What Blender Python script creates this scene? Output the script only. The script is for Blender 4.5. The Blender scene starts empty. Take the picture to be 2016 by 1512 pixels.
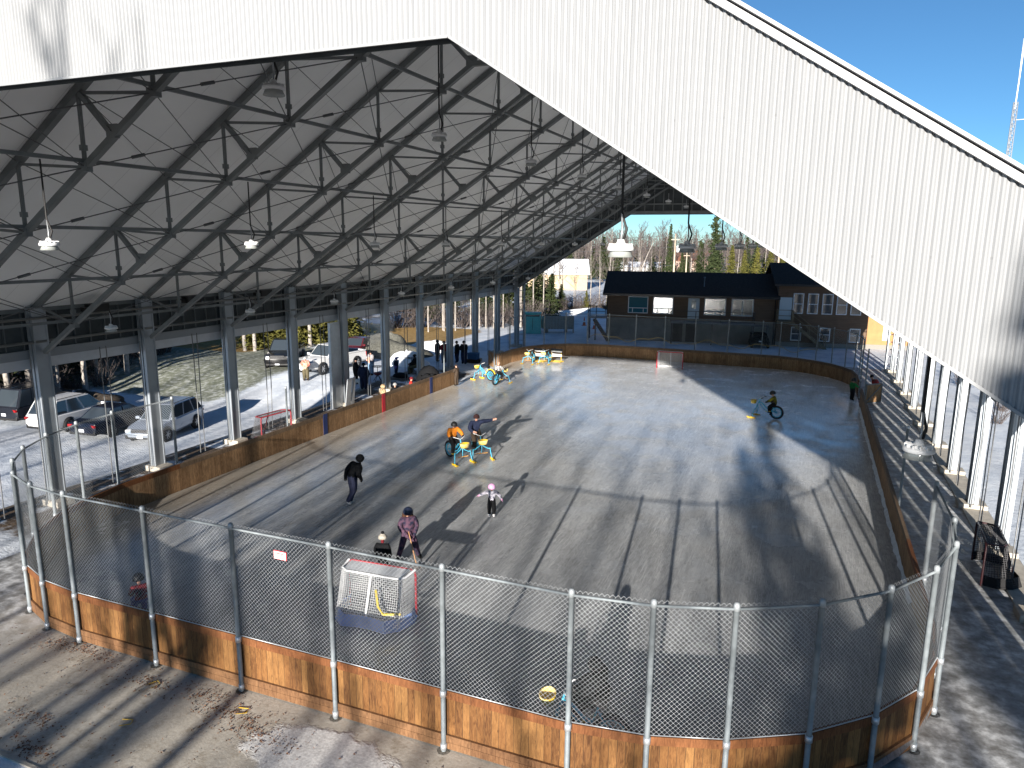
import bpy, bmesh, math, random
from mathutils import Vector, Matrix
R = math.radians
rnd = random.Random(7)
sc = bpy.context.scene
C = sc.collection
V = Vector

# ------------------------------------------------------------------ materials
MATS = {}
def mat(name, col, rough=0.6, metal=0.0, var=0.0, vscale=3.0, bump=0.0, bscale=30.0, spec=0.4, col2=None, detail=4.0, stretch=None, obj=False):
    """plain principled material, optionally mottled between two colours with noise"""
    if name in MATS: return MATS[name]
    m = bpy.data.materials.new(name); m.use_nodes = True
    nt = m.node_tree; b = nt.nodes['Principled BSDF']
    b.inputs['Base Color'].default_value = (*col, 1)
    b.inputs['Roughness'].default_value = rough
    b.inputs['Metallic'].default_value = metal
    b.inputs['Specular IOR Level'].default_value = spec
    co = None
    if var or col2 or bump:
        tc = nt.nodes.new('ShaderNodeTexCoord'); co = tc.outputs['Object']
        if stretch:
            mp = nt.nodes.new('ShaderNodeMapping'); mp.inputs['Scale'].default_value = stretch
            nt.links.new(co, mp.inputs['Vector']); co = mp.outputs['Vector']
    if var or col2:
        n = nt.nodes.new('ShaderNodeTexNoise'); n.inputs['Scale'].default_value = vscale; n.inputs['Detail'].default_value = detail
        nt.links.new(co, n.inputs['Vector'])
        r = nt.nodes.new('ShaderNodeValToRGB')
        c2 = col2 if col2 else tuple(min(1, c * (1 + var)) for c in col)
        c1 = col if col2 else tuple(c * (1 - var) for c in col)
        r.color_ramp.elements[0].position = 0.35; r.color_ramp.elements[1].position = 0.65
        r.color_ramp.elements[0].color = (*c1, 1); r.color_ramp.elements[1].color = (*c2, 1)
        nt.links.new(n.outputs['Fac'], r.inputs['Fac']); nt.links.new(r.outputs['Color'], b.inputs['Base Color'])
    if bump:
        n2 = nt.nodes.new('ShaderNodeTexNoise'); n2.inputs['Scale'].default_value = bscale; n2.inputs['Detail'].default_value = 5
        nt.links.new(co, n2.inputs['Vector'])
        bp = nt.nodes.new('ShaderNodeBump'); bp.inputs['Strength'].default_value = bump; bp.inputs['Distance'].default_value = 0.05
        nt.links.new(n2.outputs['Fac'], bp.inputs['Height']); nt.links.new(bp.outputs['Normal'], b.inputs['Normal'])
    MATS[name] = m
    return m

class NT:
    """tiny helper for longer node trees"""
    def __init__(s, name, rough=0.7, spec=0.3):
        s.m = bpy.data.materials.new(name); s.m.use_nodes = True; s.t = s.m.node_tree
        s.b = s.t.nodes['Principled BSDF']; s.b.inputs['Roughness'].default_value = rough
        s.b.inputs['Specular IOR Level'].default_value = spec
        MATS[name] = s.m
    def n(s, typ, **kw):
        d = s.t.nodes.new('ShaderNode' + typ)
        for k, v in kw.items():
            if k in d.inputs: d.inputs[k].default_value = v
            else: setattr(d, k, v)
        return d
    def l(s, a, b): s.t.links.new(a, b)
    def pos(s, scale=(1, 1, 1), loc=(0, 0, 0), rot=(0, 0, 0), src='Object'):
        tc = s.n('TexCoord'); mp = s.n('Mapping'); mp.inputs['Scale'].default_value = scale
        mp.inputs['Location'].default_value = loc; mp.inputs['Rotation'].default_value = rot
        s.l(tc.outputs[src], mp.inputs['Vector']); return mp.outputs['Vector']
    def noise(s, vec, scale, detail=5, rough=0.55, dist=0.0):
        d = s.n('TexNoise'); d.inputs['Scale'].default_value = scale; d.inputs['Detail'].default_value = detail
        d.inputs['Roughness'].default_value = rough; d.inputs['Distortion'].default_value = dist
        s.l(vec, d.inputs['Vector']); return d.outputs['Fac']
    def ramp(s, fac, stops):
        r = s.n('ValToRGB'); e = r.color_ramp.elements
        while len(e) < len(stops): e.new(0.5)
        for i, (p, c) in enumerate(stops):
            e[i].position = p; e[i].color = (*c, 1) if len(c) == 3 else c
        s.l(fac, r.inputs['Fac']); return r.outputs['Color']
    def mix(s, fac, a, b, typ='MIX'):
        d = s.n('MixRGB', blend_type=typ)
        for sock, v in ((d.inputs['Fac'], fac), (d.inputs['Color1'], a), (d.inputs['Color2'], b)):
            if hasattr(v, 'is_output'): s.l(v, sock)
            elif isinstance(v, (int, float)): sock.default_value = v
            else: sock.default_value = (*v, 1)
        return d.outputs['Color']
    def math(s, op, a, b=0.5, clamp=False):
        d = s.n('Math', operation=op); d.use_clamp = clamp
        for i, v in enumerate((a, b)):
            if hasattr(v, 'is_output'): s.l(v, d.inputs[i])
            else: d.inputs[i].default_value = v
        return d.outputs[0]
    def attr(s, name):
        d = s.n('Attribute', attribute_name=name); return d
    def bump(s, h, strength=0.4, dist=0.05):
        d = s.n('Bump'); d.inputs['Strength'].default_value = strength; d.inputs['Distance'].default_value = dist
        s.l(h, d.inputs['Height']); s.l(d.outputs['Normal'], s.b.inputs['Normal'])
    def col(s, c): s.l(c, s.b.inputs['Base Color'])

# ------------------------------------------------------------------ mesh builder
class MB:
    def __init__(s): s.v = []; s.f = []; s.mi = []; s.uv = []; s.cur = 0; s.sm = []
    def add(s, vs, fs, uv=None, smooth=False):
        o = len(s.v); s.v += [tuple(p) for p in vs]
        for i, f in enumerate(fs):
            s.f.append(tuple(o + k for k in f)); s.mi.append(s.cur); s.sm.append(smooth)
            s.uv.append(uv[i] if uv else None)
    def box(s, c, size, rz=0.0, M=None):
        x, y, z = (k / 2 for k in size)
        vs = [V((sx * x, sy * y, sz * z)) for sz in (-1, 1) for sy in (-1, 1) for sx in (-1, 1)]
        m = M if M else Matrix.Rotation(rz, 3, 'Z')
        vs = [m @ p + V(c) for p in vs]
        s.add(vs, [(0, 2, 3, 1), (4, 5, 7, 6), (0, 1, 5, 4), (2, 6, 7, 3), (0, 4, 6, 2), (1, 3, 7, 5)])
    def b2(s, lo, hi):
        lo, hi = V(lo), V(hi); s.box((lo + hi) / 2, hi - lo)
    def bar(s, p, q, w, h, up=(0, 0, 1)):
        p, q = V(p), V(q); d = (q - p); L = d.length
        if L < 1e-6: return
        d.normalize(); u = V(up)
        if abs(d.dot(u)) > 0.99: u = V((1, 0, 0))
        side = d.cross(u).normalized(); u2 = side.cross(d)
        M = Matrix((side, d, u2)).transposed()
        s.box((p + q) / 2, (w, L, h), M=M)
    def tube(s, p, q, r, n=6, r2=None, caps=True):
        s.path([p, q], [r, r if r2 is None else r2], n, caps)
    def path(s, pts, rad, n=6, caps=True, smooth=True):
        pts = [V(p) for p in pts]
        if not isinstance(rad, (list, tuple)): rad = [rad] * len(pts)
        vs = []; fs = []; ref = None
        for i, p in enumerate(pts):
            d = (pts[min(i + 1, len(pts) - 1)] - pts[max(i - 1, 0)])
            if d.length < 1e-9: d = V((0, 0, 1))
            d.normalize()
            if ref is None or abs(ref.dot(d)) > 0.98:
                ref = V((0, 0, 1)) if abs(d.z) < 0.9 else V((1, 0, 0))
            a = d.cross(ref).normalized(); b = d.cross(a); ref = b.cross(d) if False else ref
            for k in range(n):
                t = 2 * math.pi * k / n
                vs.append(p + a * math.cos(t) * rad[i] + b * math.sin(t) * rad[i])
        for i in range(len(pts) - 1):
            for k in range(n):
                k2 = (k + 1) % n
                fs.append((i * n + k, i * n + k2, (i + 1) * n + k2, (i + 1) * n + k))
        if caps and n > 2:
            fs.append(tuple(range(n))); fs.append(tuple((len(pts) - 1) * n + k for k in reversed(range(n))))
        s.add(vs, fs, smooth=smooth and n > 4)
    def lathe(s, prof, n=16, c=(0, 0, 0), M=None, closed=False):
        """prof: list of (r, z) about Z"""
        vs = []
        for r, z in prof:
            for k in range(n):
                t = 2 * math.pi * k / n; p = V((r * math.cos(t), r * math.sin(t), z))
                if M: p = M @ p
                vs.append(p + V(c))
        fs = []; m = len(prof)
        for i in range(m if closed else m - 1):
            j = (i + 1) % m
            for k in range(n):
                k2 = (k + 1) % n
                fs.append((i * n + k, i * n + k2, j * n + k2, j * n + k))
        s.add(vs, fs, smooth=True)
    def prism(s, poly, z0, z1, M=None):
        n = len(poly); vs = [V((x, y, z0)) for x, y in poly] + [V((x, y, z1)) for x, y in poly]
        if M: vs = [M @ p for p in vs]
        s.add(vs, [tuple(reversed(range(n))), tuple(range(n, 2 * n))] + [(i, (i + 1) % n, n + (i + 1) % n, n + i) for i in range(n)])
    def build(s, name, mats, parent=None, bevel=0.0):
        me = bpy.data.meshes.new(name); me.from_pydata(s.v, [], s.f)
        if not isinstance(mats, (list, tuple)): mats = [mats]
        for m in mats: me.materials.append(m)
        me.polygons.foreach_set('material_index', s.mi); me.polygons.foreach_set('use_smooth', s.sm)
        if any(u is not None for u in s.uv):
            ul = me.uv_layers.new(name='UVMap')
            for p, u in zip(me.polygons, s.uv):
                if u:
                    for li, c in zip(p.loop_indices, u): ul.data[li].uv = c
        me.validate(); me.update()
        o = bpy.data.objects.new(name, me); C.objects.link(o)
        if parent: o.parent = parent
        if bevel:
            bv = o.modifiers.new('bevel', 'BEVEL'); bv.width = bevel; bv.segments = 2; bv.limit_method = 'ANGLE'
        return o

def thing(name, label, cat, loc=(0, 0, 0), rz=0.0, group=None):
    o = bpy.data.objects.new(name, None); C.objects.link(o); o.empty_display_size = 0.2
    o.location = loc; o.rotation_euler = (0, 0, rz)
    return tag(o, label, cat, group)
def tag(o, label, cat, group=None, kind=None):
    o['label'] = label; o['category'] = cat
    if group: o['group'] = group
    if kind: o['kind'] = kind
    return o
def struct(o): o['kind'] = 'structure'; return o
def dup(root, loc, rz=0.0, label=None, group=None, scale=None):
    def rec(o, par):
        c = o.copy(); C.objects.link(c)
        if par: c.parent = par
        for ch in o.children: rec(ch, c)
        return c
    r = rec(root, None); r.location = loc; r.rotation_euler = (0, 0, rz)
    if label: r['label'] = label
    if group: r['group'] = group
    if scale: r.scale = (scale,) * 3 if isinstance(scale, (int, float)) else scale
    return r

# ------------------------------------------------------------------ common materials
GALV = mat('galvanised steel', (0.50, 0.53, 0.56), 0.42, 0.55, var=0.10, vscale=2.5)
PIPE = mat('galvanised pipe', (0.19, 0.215, 0.23), 0.6, 0.15, var=0.15, vscale=6, spec=.25)
TRUSS = mat('dull grey truss steel', (0.175, 0.19, 0.195), 0.55, 0.25, var=0.12, vscale=2)
COLM = mat('galvanised column steel', (0.33, 0.36, 0.39), 0.40, 0.45, var=0.10, vscale=1.2)
WIRE = mat('zinc wire', (0.36, 0.38, 0.40), 0.4, 0.4)
CABLE = mat('dark cable', (0.02, 0.02, 0.02), 0.6)
STEELC = mat('steel rod', (0.10, 0.105, 0.11), 0.5, 0.3)
BLACK = mat('black plastic', (0.015, 0.015, 0.016), 0.5)
RUB = mat('black rubber', (0.018, 0.018, 0.02), 0.75)
WHITE = mat('white paint', (0.72, 0.73, 0.74), 0.45, var=0.03)
CONC = mat('concrete', (0.36, 0.33, 0.28), 0.85, var=0.15, vscale=4, bump=0.15)
RED = mat('red paint', (0.48, 0.02, 0.035), 0.4)
YEL = mat('yellow paint', (0.72, 0.46, 0.02), 0.45)
CYAN = mat('light blue paint', (0.07, 0.40, 0.58), 0.35)
SKIN = mat('skin', (0.52, 0.29, 0.21), 0.55)
GLASS = mat('dark window glass', (0.035, 0.045, 0.055), 0.05, 0.0, spec=0.9)

# corrugated white sheet
def make_sheet():
    k = NT('white corrugated sheet', 0.42, 0.4)
    v = k.pos((1, 1, 1)); n = k.noise(v, 0.6, 3); n2 = k.noise(k.pos((6, 1, 0.4)), 2, 3)
    c = k.mix(n, (0.228, 0.236, 0.246), (0.262, 0.270, 0.280)); xs_ = k.n('SeparateXYZ'); k.l(v, xs_.inputs[0]); lap = k.math('LESS_THAN', k.math('FRACT', k.math('DIVIDE', xs_.outputs['X'], 0.948)), 0.011)
    dots = k.math('MULTIPLY', k.math('LESS_THAN', k.math('FRACT', k.math('DIVIDE', xs_.outputs['X'], 0.474)), 0.05), k.math('LESS_THAN', k.math('FRACT', k.math('DIVIDE', xs_.outputs['Z'], 1.3)), 0.018))
    c = k.mix(k.math('MULTIPLY', k.math('MAXIMUM', lap, dots), 0.3), c, (0.1, 0.1, 0.1)); c = k.mix(0.25, c, k.ramp(n2, [(0.3, (0.20, 0.205, 0.21)), (0.6, (0.29, 0.295, 0.30))]))
    k.col(c); return k.m
SHEET = make_sheet()
def make_liner():
    k = NT('pale roof liner', .75, .2); v = k.pos((1, 1, 1)); s = k.n('SeparateXYZ'); k.l(v, s.inputs[0])
    j = k.math('LESS_THAN', k.math('FRACT', k.math('DIVIDE', s.outputs['Y'], 1.067)), 0.02); n = k.noise(v, .35, 4)
    c = k.mix(k.ramp(n, [(.35, (0, 0, 0)), (.65, (1, 1, 1))]), (0.86, 0.86, 0.85), (0.92, 0.925, 0.92)); k.col(k.mix(k.math('MULTIPLY', j, .35), c, (.4, .4, .4))); return k.m
CEIL = make_liner()
INSUL = mat('dark wall liner', (0.06, 0.07, 0.075), 0.8, var=0.2, vscale=1.5)
FLASH = mat('pale steel flashing', (0.55, 0.57, 0.6), 0.4, 0.2, var=0.06)

def make_wood(name, c1, c2, c3, plank=0.142, stain=0.5, vary=0.55):
    k = NT(name, 0.7, 0.25)
    uv = k.n('UVMap'); sx = k.n('SeparateXYZ'); k.l(uv.outputs['UV'], sx.inputs[0])
    u = k.math('DIVIDE', sx.outputs['X'], plank); fl = k.math('FLOOR', u)
    wn = k.n('TexWhiteNoise', noise_dimensions='1D'); k.l(fl, wn.inputs['W'])
    cm = k.n('CombineXYZ'); k.l(k.math('ADD', sx.outputs['X'], k.math('MULTIPLY', wn.outputs['Value'], 37.0)), cm.inputs['X']); k.l(k.math('MULTIPLY', sx.outputs['Y'], 0.16), cm.inputs['Y']); k.l(wn.outputs['Value'], cm.inputs['Z'])
    g = k.noise(cm.outputs[0], 24, 4, 0.6, 1.2)
    base = k.ramp(wn.outputs['Value'], [(0.08, tuple(x * .82 for x in c1)), (0.5, c2), (0.95, c3)])
    base = k.mix(vary, base, k.ramp(g, [(0.35, tuple(x * 0.55 for x in c1)), (0.62, tuple(min(1, x * 1.25) for x in c3))]))
    # knots and weather blotches
    bl = k.noise(k.pos((1, 1, 1)), 1.3, 4)
    base = k.mix(k.math('MULTIPLY', k.ramp(bl, [(0.45, (0, 0, 0)), (0.7, (1, 1, 1))]), stain), base, tuple(x * 0.45 for x in c1))
    cmk = k.n('CombineXYZ'); k.l(sx.outputs['X'], cmk.inputs['X']); k.l(k.math('MULTIPLY', sx.outputs['Y'], 0.55), cmk.inputs['Y'])
    vo = k.n('TexVoronoi'); vo.inputs['Scale'].default_value = 5.5; k.l(cmk.outputs[0], vo.inputs['Vector'])
    kn = k.ramp(vo.outputs['Distance'], [(0.03, (1, 1, 1)), (0.11, (0, 0, 0))])
    base = k.mix(k.math('MULTIPLY', kn, 0.6), base, tuple(x * 0.35 for x in c1))
    # gaps between planks
    fr = k.math('FRACT', u); d = k.math('ABSOLUTE', k.math('SUBTRACT', fr, 0.5))
    gap = k.math('GREATER_THAN', d, 0.5 - 0.0045 / plank)
    base = k.mix(k.math('MULTIPLY', gap, 0.75), base, (0.03, 0.018, 0.01))
    k.col(base); k.bump(k.math('SUBTRACT', g, k.math('MULTIPLY', gap, 1.2)), 0.25, 0.02)
    return k.m
WOOD_OUT = make_wood('stained cedar planks', (0.085, 0.032, 0.010), (0.15, 0.063, 0.019), (0.225, 0.112, 0.038), stain=0.22, vary=0.38)
WOOD_RAIL = make_wood('reddish cedar rail', (0.135, 0.046, 0.015), (0.155, 0.056, 0.020), (0.175, 0.07, 0.026), plank=2.4, stain=0.25)
WOOD_KICK = make_wood('cedar kick boards', (0.12, 0.055, 0.024), (0.15, 0.074, 0.034), (0.18, 0.094, 0.044), plank=2.4, stain=0.35)
WOOD_IN = make_wood('weathered rink planks', (0.19, 0.10, 0.045), (0.27, 0.155, 0.075), (0.34, 0.205, 0.105), plank=0.15, stain=0.45)
WOOD_CAP = make_wood('weathered cap board', (0.13, 0.085, 0.05), (0.16, 0.105, 0.065), (0.19, 0.13, 0.085), plank=2.4, stain=0.4)
# ------------------------------------------------------------------ camera, sun, sky
def setup_view():
    cam = bpy.data.cameras.new('camera'); co = bpy.data.objects.new('camera', cam); C.objects.link(co)
    pi, ya, ro = 0.1958, 0.3913, 0.0099
    fw = V((-math.sin(ya) * math.cos(pi), math.cos(ya) * math.cos(pi), -math.sin(pi)))
    rt = V((math.cos(ya), math.sin(ya), 0)); up = rt.cross(fw)
    rt, up = rt * math.cos(ro) + up * math.sin(ro), up * math.cos(ro) - rt * math.sin(ro)
    M = Matrix((rt, up, -fw)).transposed().to_4x4(); M.translation = V((0, 0, 9.22))
    co.matrix_world = M
    cam.lens = 36 * 1419.45 / 2016; cam.sensor_width = 36; cam.clip_end = 3000; cam.clip_start = 0.1
    sc.camera = co
    w = bpy.data.worlds.new('World'); sc.world = w; w.use_nodes = True
    nt = w.node_tree; bg = nt.nodes['Background']
    sk = nt.nodes.new('ShaderNodeTexSky'); sk.sky_type = 'NISHITA'; sk.sun_disc = False
    el, az = 13.4, 7.3
    sk.sun_elevation = R(el); sk.sun_rotation = R(180 - az); sk.altitude = 1800; sk.air_density = 0.85; sk.dust_density = 0.1; sk.ozone_density = 4.5
    mx = nt.nodes.new('ShaderNodeMixRGB'); mx.blend_type = 'MULTIPLY'; mx.inputs['Fac'].default_value = 1; mx.inputs['Color2'].default_value = (0.76, 0.91, 0.86, 1); nt.links.new(sk.outputs['Color'], mx.inputs['Color1']); nt.links.new(mx.outputs['Color'], bg.inputs['Color']); bg.inputs['Strength'].default_value = 0.055
    s = bpy.data.lights.new('sun', 'SUN'); s.energy = 4.7; s.angle = R(0.53); s.color = (1.0, 0.93, 0.84)
    so = bpy.data.objects.new('sun', s); C.objects.link(so)
    d = V((-math.sin(R(az)) * math.cos(R(el)), math.cos(R(az)) * math.cos(R(el)), -math.sin(R(el))))
    so.rotation_euler = d.to_track_quat('-Z', 'Y').to_euler(); so.location = (20, -60, 40)
    vs = sc.view_settings; vs.view_transform = 'Standard'; vs.look = 'None'; vs.gamma = 1; vs.exposure = 1.5
setup_view()
sc.cycles.max_bounces = 10; sc.cycles.diffuse_bounces = 7; sc.cycles.transparent_max_bounces = 16

# ------------------------------------------------------------------ terrain
def sm(a, b, x):
    t = max(0.0, min(1.0, (x - a) / (b - a))); return t * t * (3 - 2 * t)
EDGE = [(-50, -38), (18, -41), (24, -42.5), (32.5, -45), (41, -47.2), (46.5, -50.5), (60, -56), (120, -60)]
def xedge(y):
    for (a, b), (c, d) in zip(EDGE[:-1], EDGE[1:]):
        if y <= c: return b + (d - b) * max(0, min(1, (y - a) / (c - a)))
    return EDGE[-1][1]
def hz(x, y):
    """ground height"""
    lot = sm(-25.2, -27.5, x) * (1 - sm(33, 41, y)) * sm(-40, 5, y)
    h = -1.05 * lot
    h += 1.3 * sm(0, -12, x - xedge(y)) * sm(14, 24, y) * (1 - sm(75, 110, y))
    h += sm(170, 420, y) * 3.5
    return h
def make_ground():
    xs = sorted(set([-900, -700, -500, -400, -320, -260] + [-220 + 5 * i for i in range(30)] + [-70 + i for i in range(80)] + [10 + 3 * i for i in range(20)] + [80, 110, 150, 200, 300, 500, 800]))
    ys = sorted(set([-600, -350, -200, -120, -80, -50, -30, -15] + [-5 + i for i in range(105)] + [100 + 4 * i for i in range(40)] + [270, 300, 340, 400, 500, 700, 1000]))
    vs = [(x, y, hz(x, y)) for y in ys for x in xs]; nx = len(xs)
    me = bpy.data.meshes.new('ground')
    fs = [(j * nx + i, j * nx + i + 1, (j + 1) * nx + i + 1, (j + 1) * nx + i) for j in range(len(ys) - 1) for i in range(nx - 1)]
    me.from_pydata(vs, [], fs)
    me.polygons.foreach_set('use_smooth', [True] * len(fs))
    at = me.color_attributes.new('cover', 'FLOAT_COLOR', 'POINT')
    for k, (x, y, z) in enumerate(vs):
        # r: frosty grass, g: dry golden grass, b: bare gravel / leaf litter
        gr = sm(-32, -36, x) * sm(31, 36, y) * (1 - sm(47, 54, y)) * 0.8
        gr = max(gr, sm(-24.6, -25.3, x) * (1 - sm(-26.2, -26.9, x)) * 0.45 * (1 - sm(44, 50, y)))
        dry = sm(-29.5, -33, x) * sm(54, 58, y) * (1 - sm(66, 71, y))
        dry = max(dry, sm(-36, -30, x) * sm(88, 93, y) * (1 - sm(100, 108, y)) * 0.75)
        dry = max(dry, sm(-41, -44, x) * sm(44, 47, y) * (1 - sm(56, 62, y)) * 0.8)
        lit = sm(.6, -1.2, x - xedge(y)) * sm(10, 18, y) * (1 - sm(100, 130, y)) * 0.9
        if 44 < y < 54 and -52 < x < -46.5: lit *= .3
        lit = max(lit, sm(-27.4, -26, x) * (1 - sm(-21.3, -20.8, x)) * sm(12, 14.5, y) * (1 - sm(44, 49, y)) * 0.62)
        lit = max(lit, (1 - sm(6.2, 7.2, y)) * sm(-40, -30, x) * 0.8)
        lit = max(lit, sm(170, 215, y) * 0.7)
        lit = max(lit, sm(14, 20, x) * 0.6)
        lit = max(lit, sm(-40, -52, x) * sm(66, 72, y) * (1 - sm(100, 120, y)) * 0.7)
        at.data[k].color = (gr, dry, lit, 1)
    k = NT('snowy ground', 0.75, 0.25)
    a = k.attr('cover'); sep = k.n('SeparateColor'); k.l(a.outputs['Color'], sep.inputs[0])
    p = k.pos((1, 1, 1)); n1 = k.noise(p, 0.55, 7, 0.65); n2 = k.noise(p, 3.0, 6, 0.6); n3 = k.noise(k.pos((1, 0.25, 1)), 0.22, 5, 0.6); n4 = k.noise(p, 14, 4)
    snow = k.ramp(n1, [(0.3, (0.40, 0.45, 0.52)), (0.5, (0.60, 0.645, 0.70)), (0.75, (0.76, 0.78, 0.80))])  # cool blue of shaded snow put into the base colour
    tracks = k.ramp(n3, [(0.46, (0, 0, 0)), (0.62, (1, 1, 1))])
    snow = k.mix(k.math('MULTIPLY', tracks, 0.5), snow, (0.36, 0.37, 0.39))
    fr = k.ramp(n2, [(0.3, (0.10, 0.115, 0.075)), (0.5, (0.19, 0.20, 0.16)), (0.7, (0.42, 0.44, 0.42))])
    dry = k.ramp(n2, [(0.3, (0.20, 0.115, 0.035)), (0.55, (0.34, 0.22, 0.08)), (0.75, (0.44, 0.32, 0.15))])
    lit = k.ramp(n4, [(0.35, (0.035, 0.024, 0.016)), (0.55, (0.10, 0.07, 0.045)), (0.75, (0.2, 0.15, 0.10))])
    lit = k.mix(k.ramp(n1, [(0.52, (0, 0, 0)), (0.6, (1, 1, 1))]), lit, (0.6, 0.63, 0.67))
    def mask(ch, sharp=3.0):
        m = k.math('SUBTRACT', k.math('ADD', sep.outputs[ch], k.math('MULTIPLY', k.math('ADD', n1, n2), 0.5)), 0.86)
        return k.math('MULTIPLY', m, sharp * 2, clamp=True)
    c = k.mix(mask(2), snow, lit); c = k.mix(mask(0), c, fr); c = k.mix(mask(1), c, dry)
    k.col(c); k.bump(k.math('ADD', n2, k.math('MULTIPLY', n4, 0.4)), 0.5, 0.08)
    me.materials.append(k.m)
    o = bpy.data.objects.new('ground', me); C.objects.link(o); struct(o)
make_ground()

def sheet(name, poly, z, m):
    me = bpy.data.meshes.new(name); me.from_pydata([(x, y, z) for x, y in poly], [], [tuple(range(len(poly)))])
    me.materials.append(m); o = bpy.data.objects.new(name, me); C.objects.link(o); return struct(o)

# rink outline (inner face of the boards) : rounded rectangle
RX0, RX1, RY0, RY1, RR = -20.5, 3.0, 10.48, 55.2, 5.75
def outline(x0=RX0, x1=RX1, y0=RY0, y1=RY1, r=RR, n=14):
    pts = []
    for cx, cy, a0 in ((x1 - r, y0 + r, -90), (x1 - r, y1 - r, 0), (x0 + r, y1 - r, 90), (x0 + r, y0 + r, 180)):
        for i in range(n + 1):
            a = R(a0 + 90 * i / n); pts.append((cx + r * math.cos(a), cy + r * math.sin(a)))
    return pts
def ice_mat():
    k = NT('skated ice', 0.28, 0.5)
    p = k.pos((1, 1, 1)); big = k.noise(p, 0.16, 4, 0.55); mid = k.noise(k.pos((1.2, 0.5, 1), rot=(0, 0, 0.5)), 1.1, 6, 0.65, 0.6)
    base = k.ramp(big, [(0.3, (0.37, 0.38, 0.385)), (0.55, (0.52, 0.54, 0.56)), (0.75, (0.66, 0.69, 0.725))])
    base = k.mix(0.5, base, k.ramp(mid, [(0.33, (0.28, 0.285, 0.285)), (0.7, (0.66, 0.68, 0.70))]))
    sc_ = None
    for rot, s in ((0.3, 1.0), (1.3, 1.4), (2.4, 0.8), (-0.35, 1.7), (0.9, 2.2), (1.9, 1.2)):
        n = k.noise(k.pos((s * 17, s * 0.42, 1), rot=(0, 0, rot)), 1.0, 4, 0.55, 2.4)
        w = k.ramp(n, [(0.60, (0, 0, 0)), (0.665, (1, 1, 1))]); sc_ = w if sc_ is None else k.mix(1.0, sc_, w, 'ADD')
    fine = k.noise(k.pos((7, 2.2, 1), rot=(0, 0, 1.35)), 1.6, 6, .7, .8)
    base = k.mix(.34, base, k.ramp(fine, [(.36, (.22, .22, .22)), (.64, (.74, .76, .78))]))
    base = k.mix(k.math('MULTIPLY', sc_, 0.42, clamp=True), base, (0.80, 0.82, 0.84))
    # brownish melt stain beside the left boards
    sx = k.n('SeparateXYZ'); k.l(p, sx.inputs[0])
    st = k.math('MULTIPLY', k.math('SUBTRACT', k.math('ADD', k.math('MULTIPLY', sx.outputs['X'], -1), k.math('MULTIPLY', mid, 3.5)), 19.2), 0.45, clamp=True)
    base = k.mix(k.math('MULTIPLY', st, 0.55), base, (0.34, 0.27, 0.17))
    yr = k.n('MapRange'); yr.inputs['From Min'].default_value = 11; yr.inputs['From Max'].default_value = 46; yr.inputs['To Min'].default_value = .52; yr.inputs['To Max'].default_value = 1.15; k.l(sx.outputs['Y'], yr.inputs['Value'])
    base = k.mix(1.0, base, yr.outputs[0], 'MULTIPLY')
    k.col(base)
    rg = k.ramp(k.noise(p, 0.7, 5, 0.6), [(0.35, (0.09,) * 3), (0.65, (0.32,) * 3)]); k.l(rg, k.b.inputs['Roughness'])
    k.bump(k.math('ADD', mid, sc_), 0.07, 0.02)
    return k.m
ICEZ = 0.25
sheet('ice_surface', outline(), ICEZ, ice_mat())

def apron_mat():
    k = NT('stained concrete slab', 0.8, 0.3)
    p = k.pos((1, 1, 1)); a = k.noise(p, 0.5, 6, 0.6); b = k.noise(p, 2.6, 6, 0.65); c = k.noise(p, 22, 3)
    col = k.ramp(a, [(0.3, (0.32, 0.285, 0.235)), (0.55, (0.42, 0.385, 0.325)), (0.75, (0.50, 0.47, 0.42))])
    col = k.mix(k.ramp(b, [(0.52, (0, 0, 0)), (0.66, (0.8, 0.8, 0.8))]), col, (0.22, 0.18, 0.13))
    col = k.mix(0.25, col, k.ramp(c, [(0.3, (0.15, 0.14, 0.12)), (0.7, (0.5, 0.5, 0.48))]))
    sx = k.n('SeparateXYZ'); k.l(p, sx.inputs[0])
    # thin ice and snow film: right walkway and left end
    film = k.math('MULTIPLY', k.math('ADD', k.math('SUBTRACT', sx.outputs['X'], 0.5), k.math('MULTIPLY', b, 2.0)), 0.35, clamp=True)
    filmL = k.math('MULTIPLY', k.math('ADD', k.math('SUBTRACT', -16.5, sx.outputs['X']), k.math('MULTIPLY', b, 3.0)), 0.25, clamp=True)
    ice = k.ramp(b, [(0.36, (0.10, 0.10, 0.10)), (0.5, (0.27, 0.28, 0.29)), (0.64, (0.60, 0.62, 0.64))])
    col = k.mix(k.math('MULTIPLY', k.math('MAXIMUM', film, filmL), 0.85), col, ice)
    # melting snow patches by the middle of the near boards
    dx = k.math('MULTIPLY', k.math('ADD', sx.outputs['X'], 7.5), 0.5); dy = k.math('SUBTRACT', sx.outputs['Y'], 9.25)
    d2 = k.math('ADD', k.math('MULTIPLY', dx, dx), k.math('MULTIPLY', dy, dy))
    pm = k.math('MULTIPLY', k.math('SUBTRACT', k.math('ADD', k.math('MULTIPLY', a, 1.2), k.math('MULTIPLY', b, 0.9)), k.math('ADD', d2, 0.42)), 6.0, clamp=True)
    col = k.mix(pm, col, k.ramp(c, [(0.35, (0.46, 0.455, 0.445)), (0.65, (0.66, 0.655, 0.64))]))
    k.col(col); k.bump(k.math('ADD', b, k.math('ADD', k.math('MULTIPLY', c, 0.5), k.math('MULTIPLY', pm, 2.0))), 0.3, 0.03)
    k.l(k.ramp(b, [(0.4, (0.5,) * 3), (0.65, (0.85,) * 3)]), k.b.inputs['Roughness'])
    return k.m
APRON = apron_mat()
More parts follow.
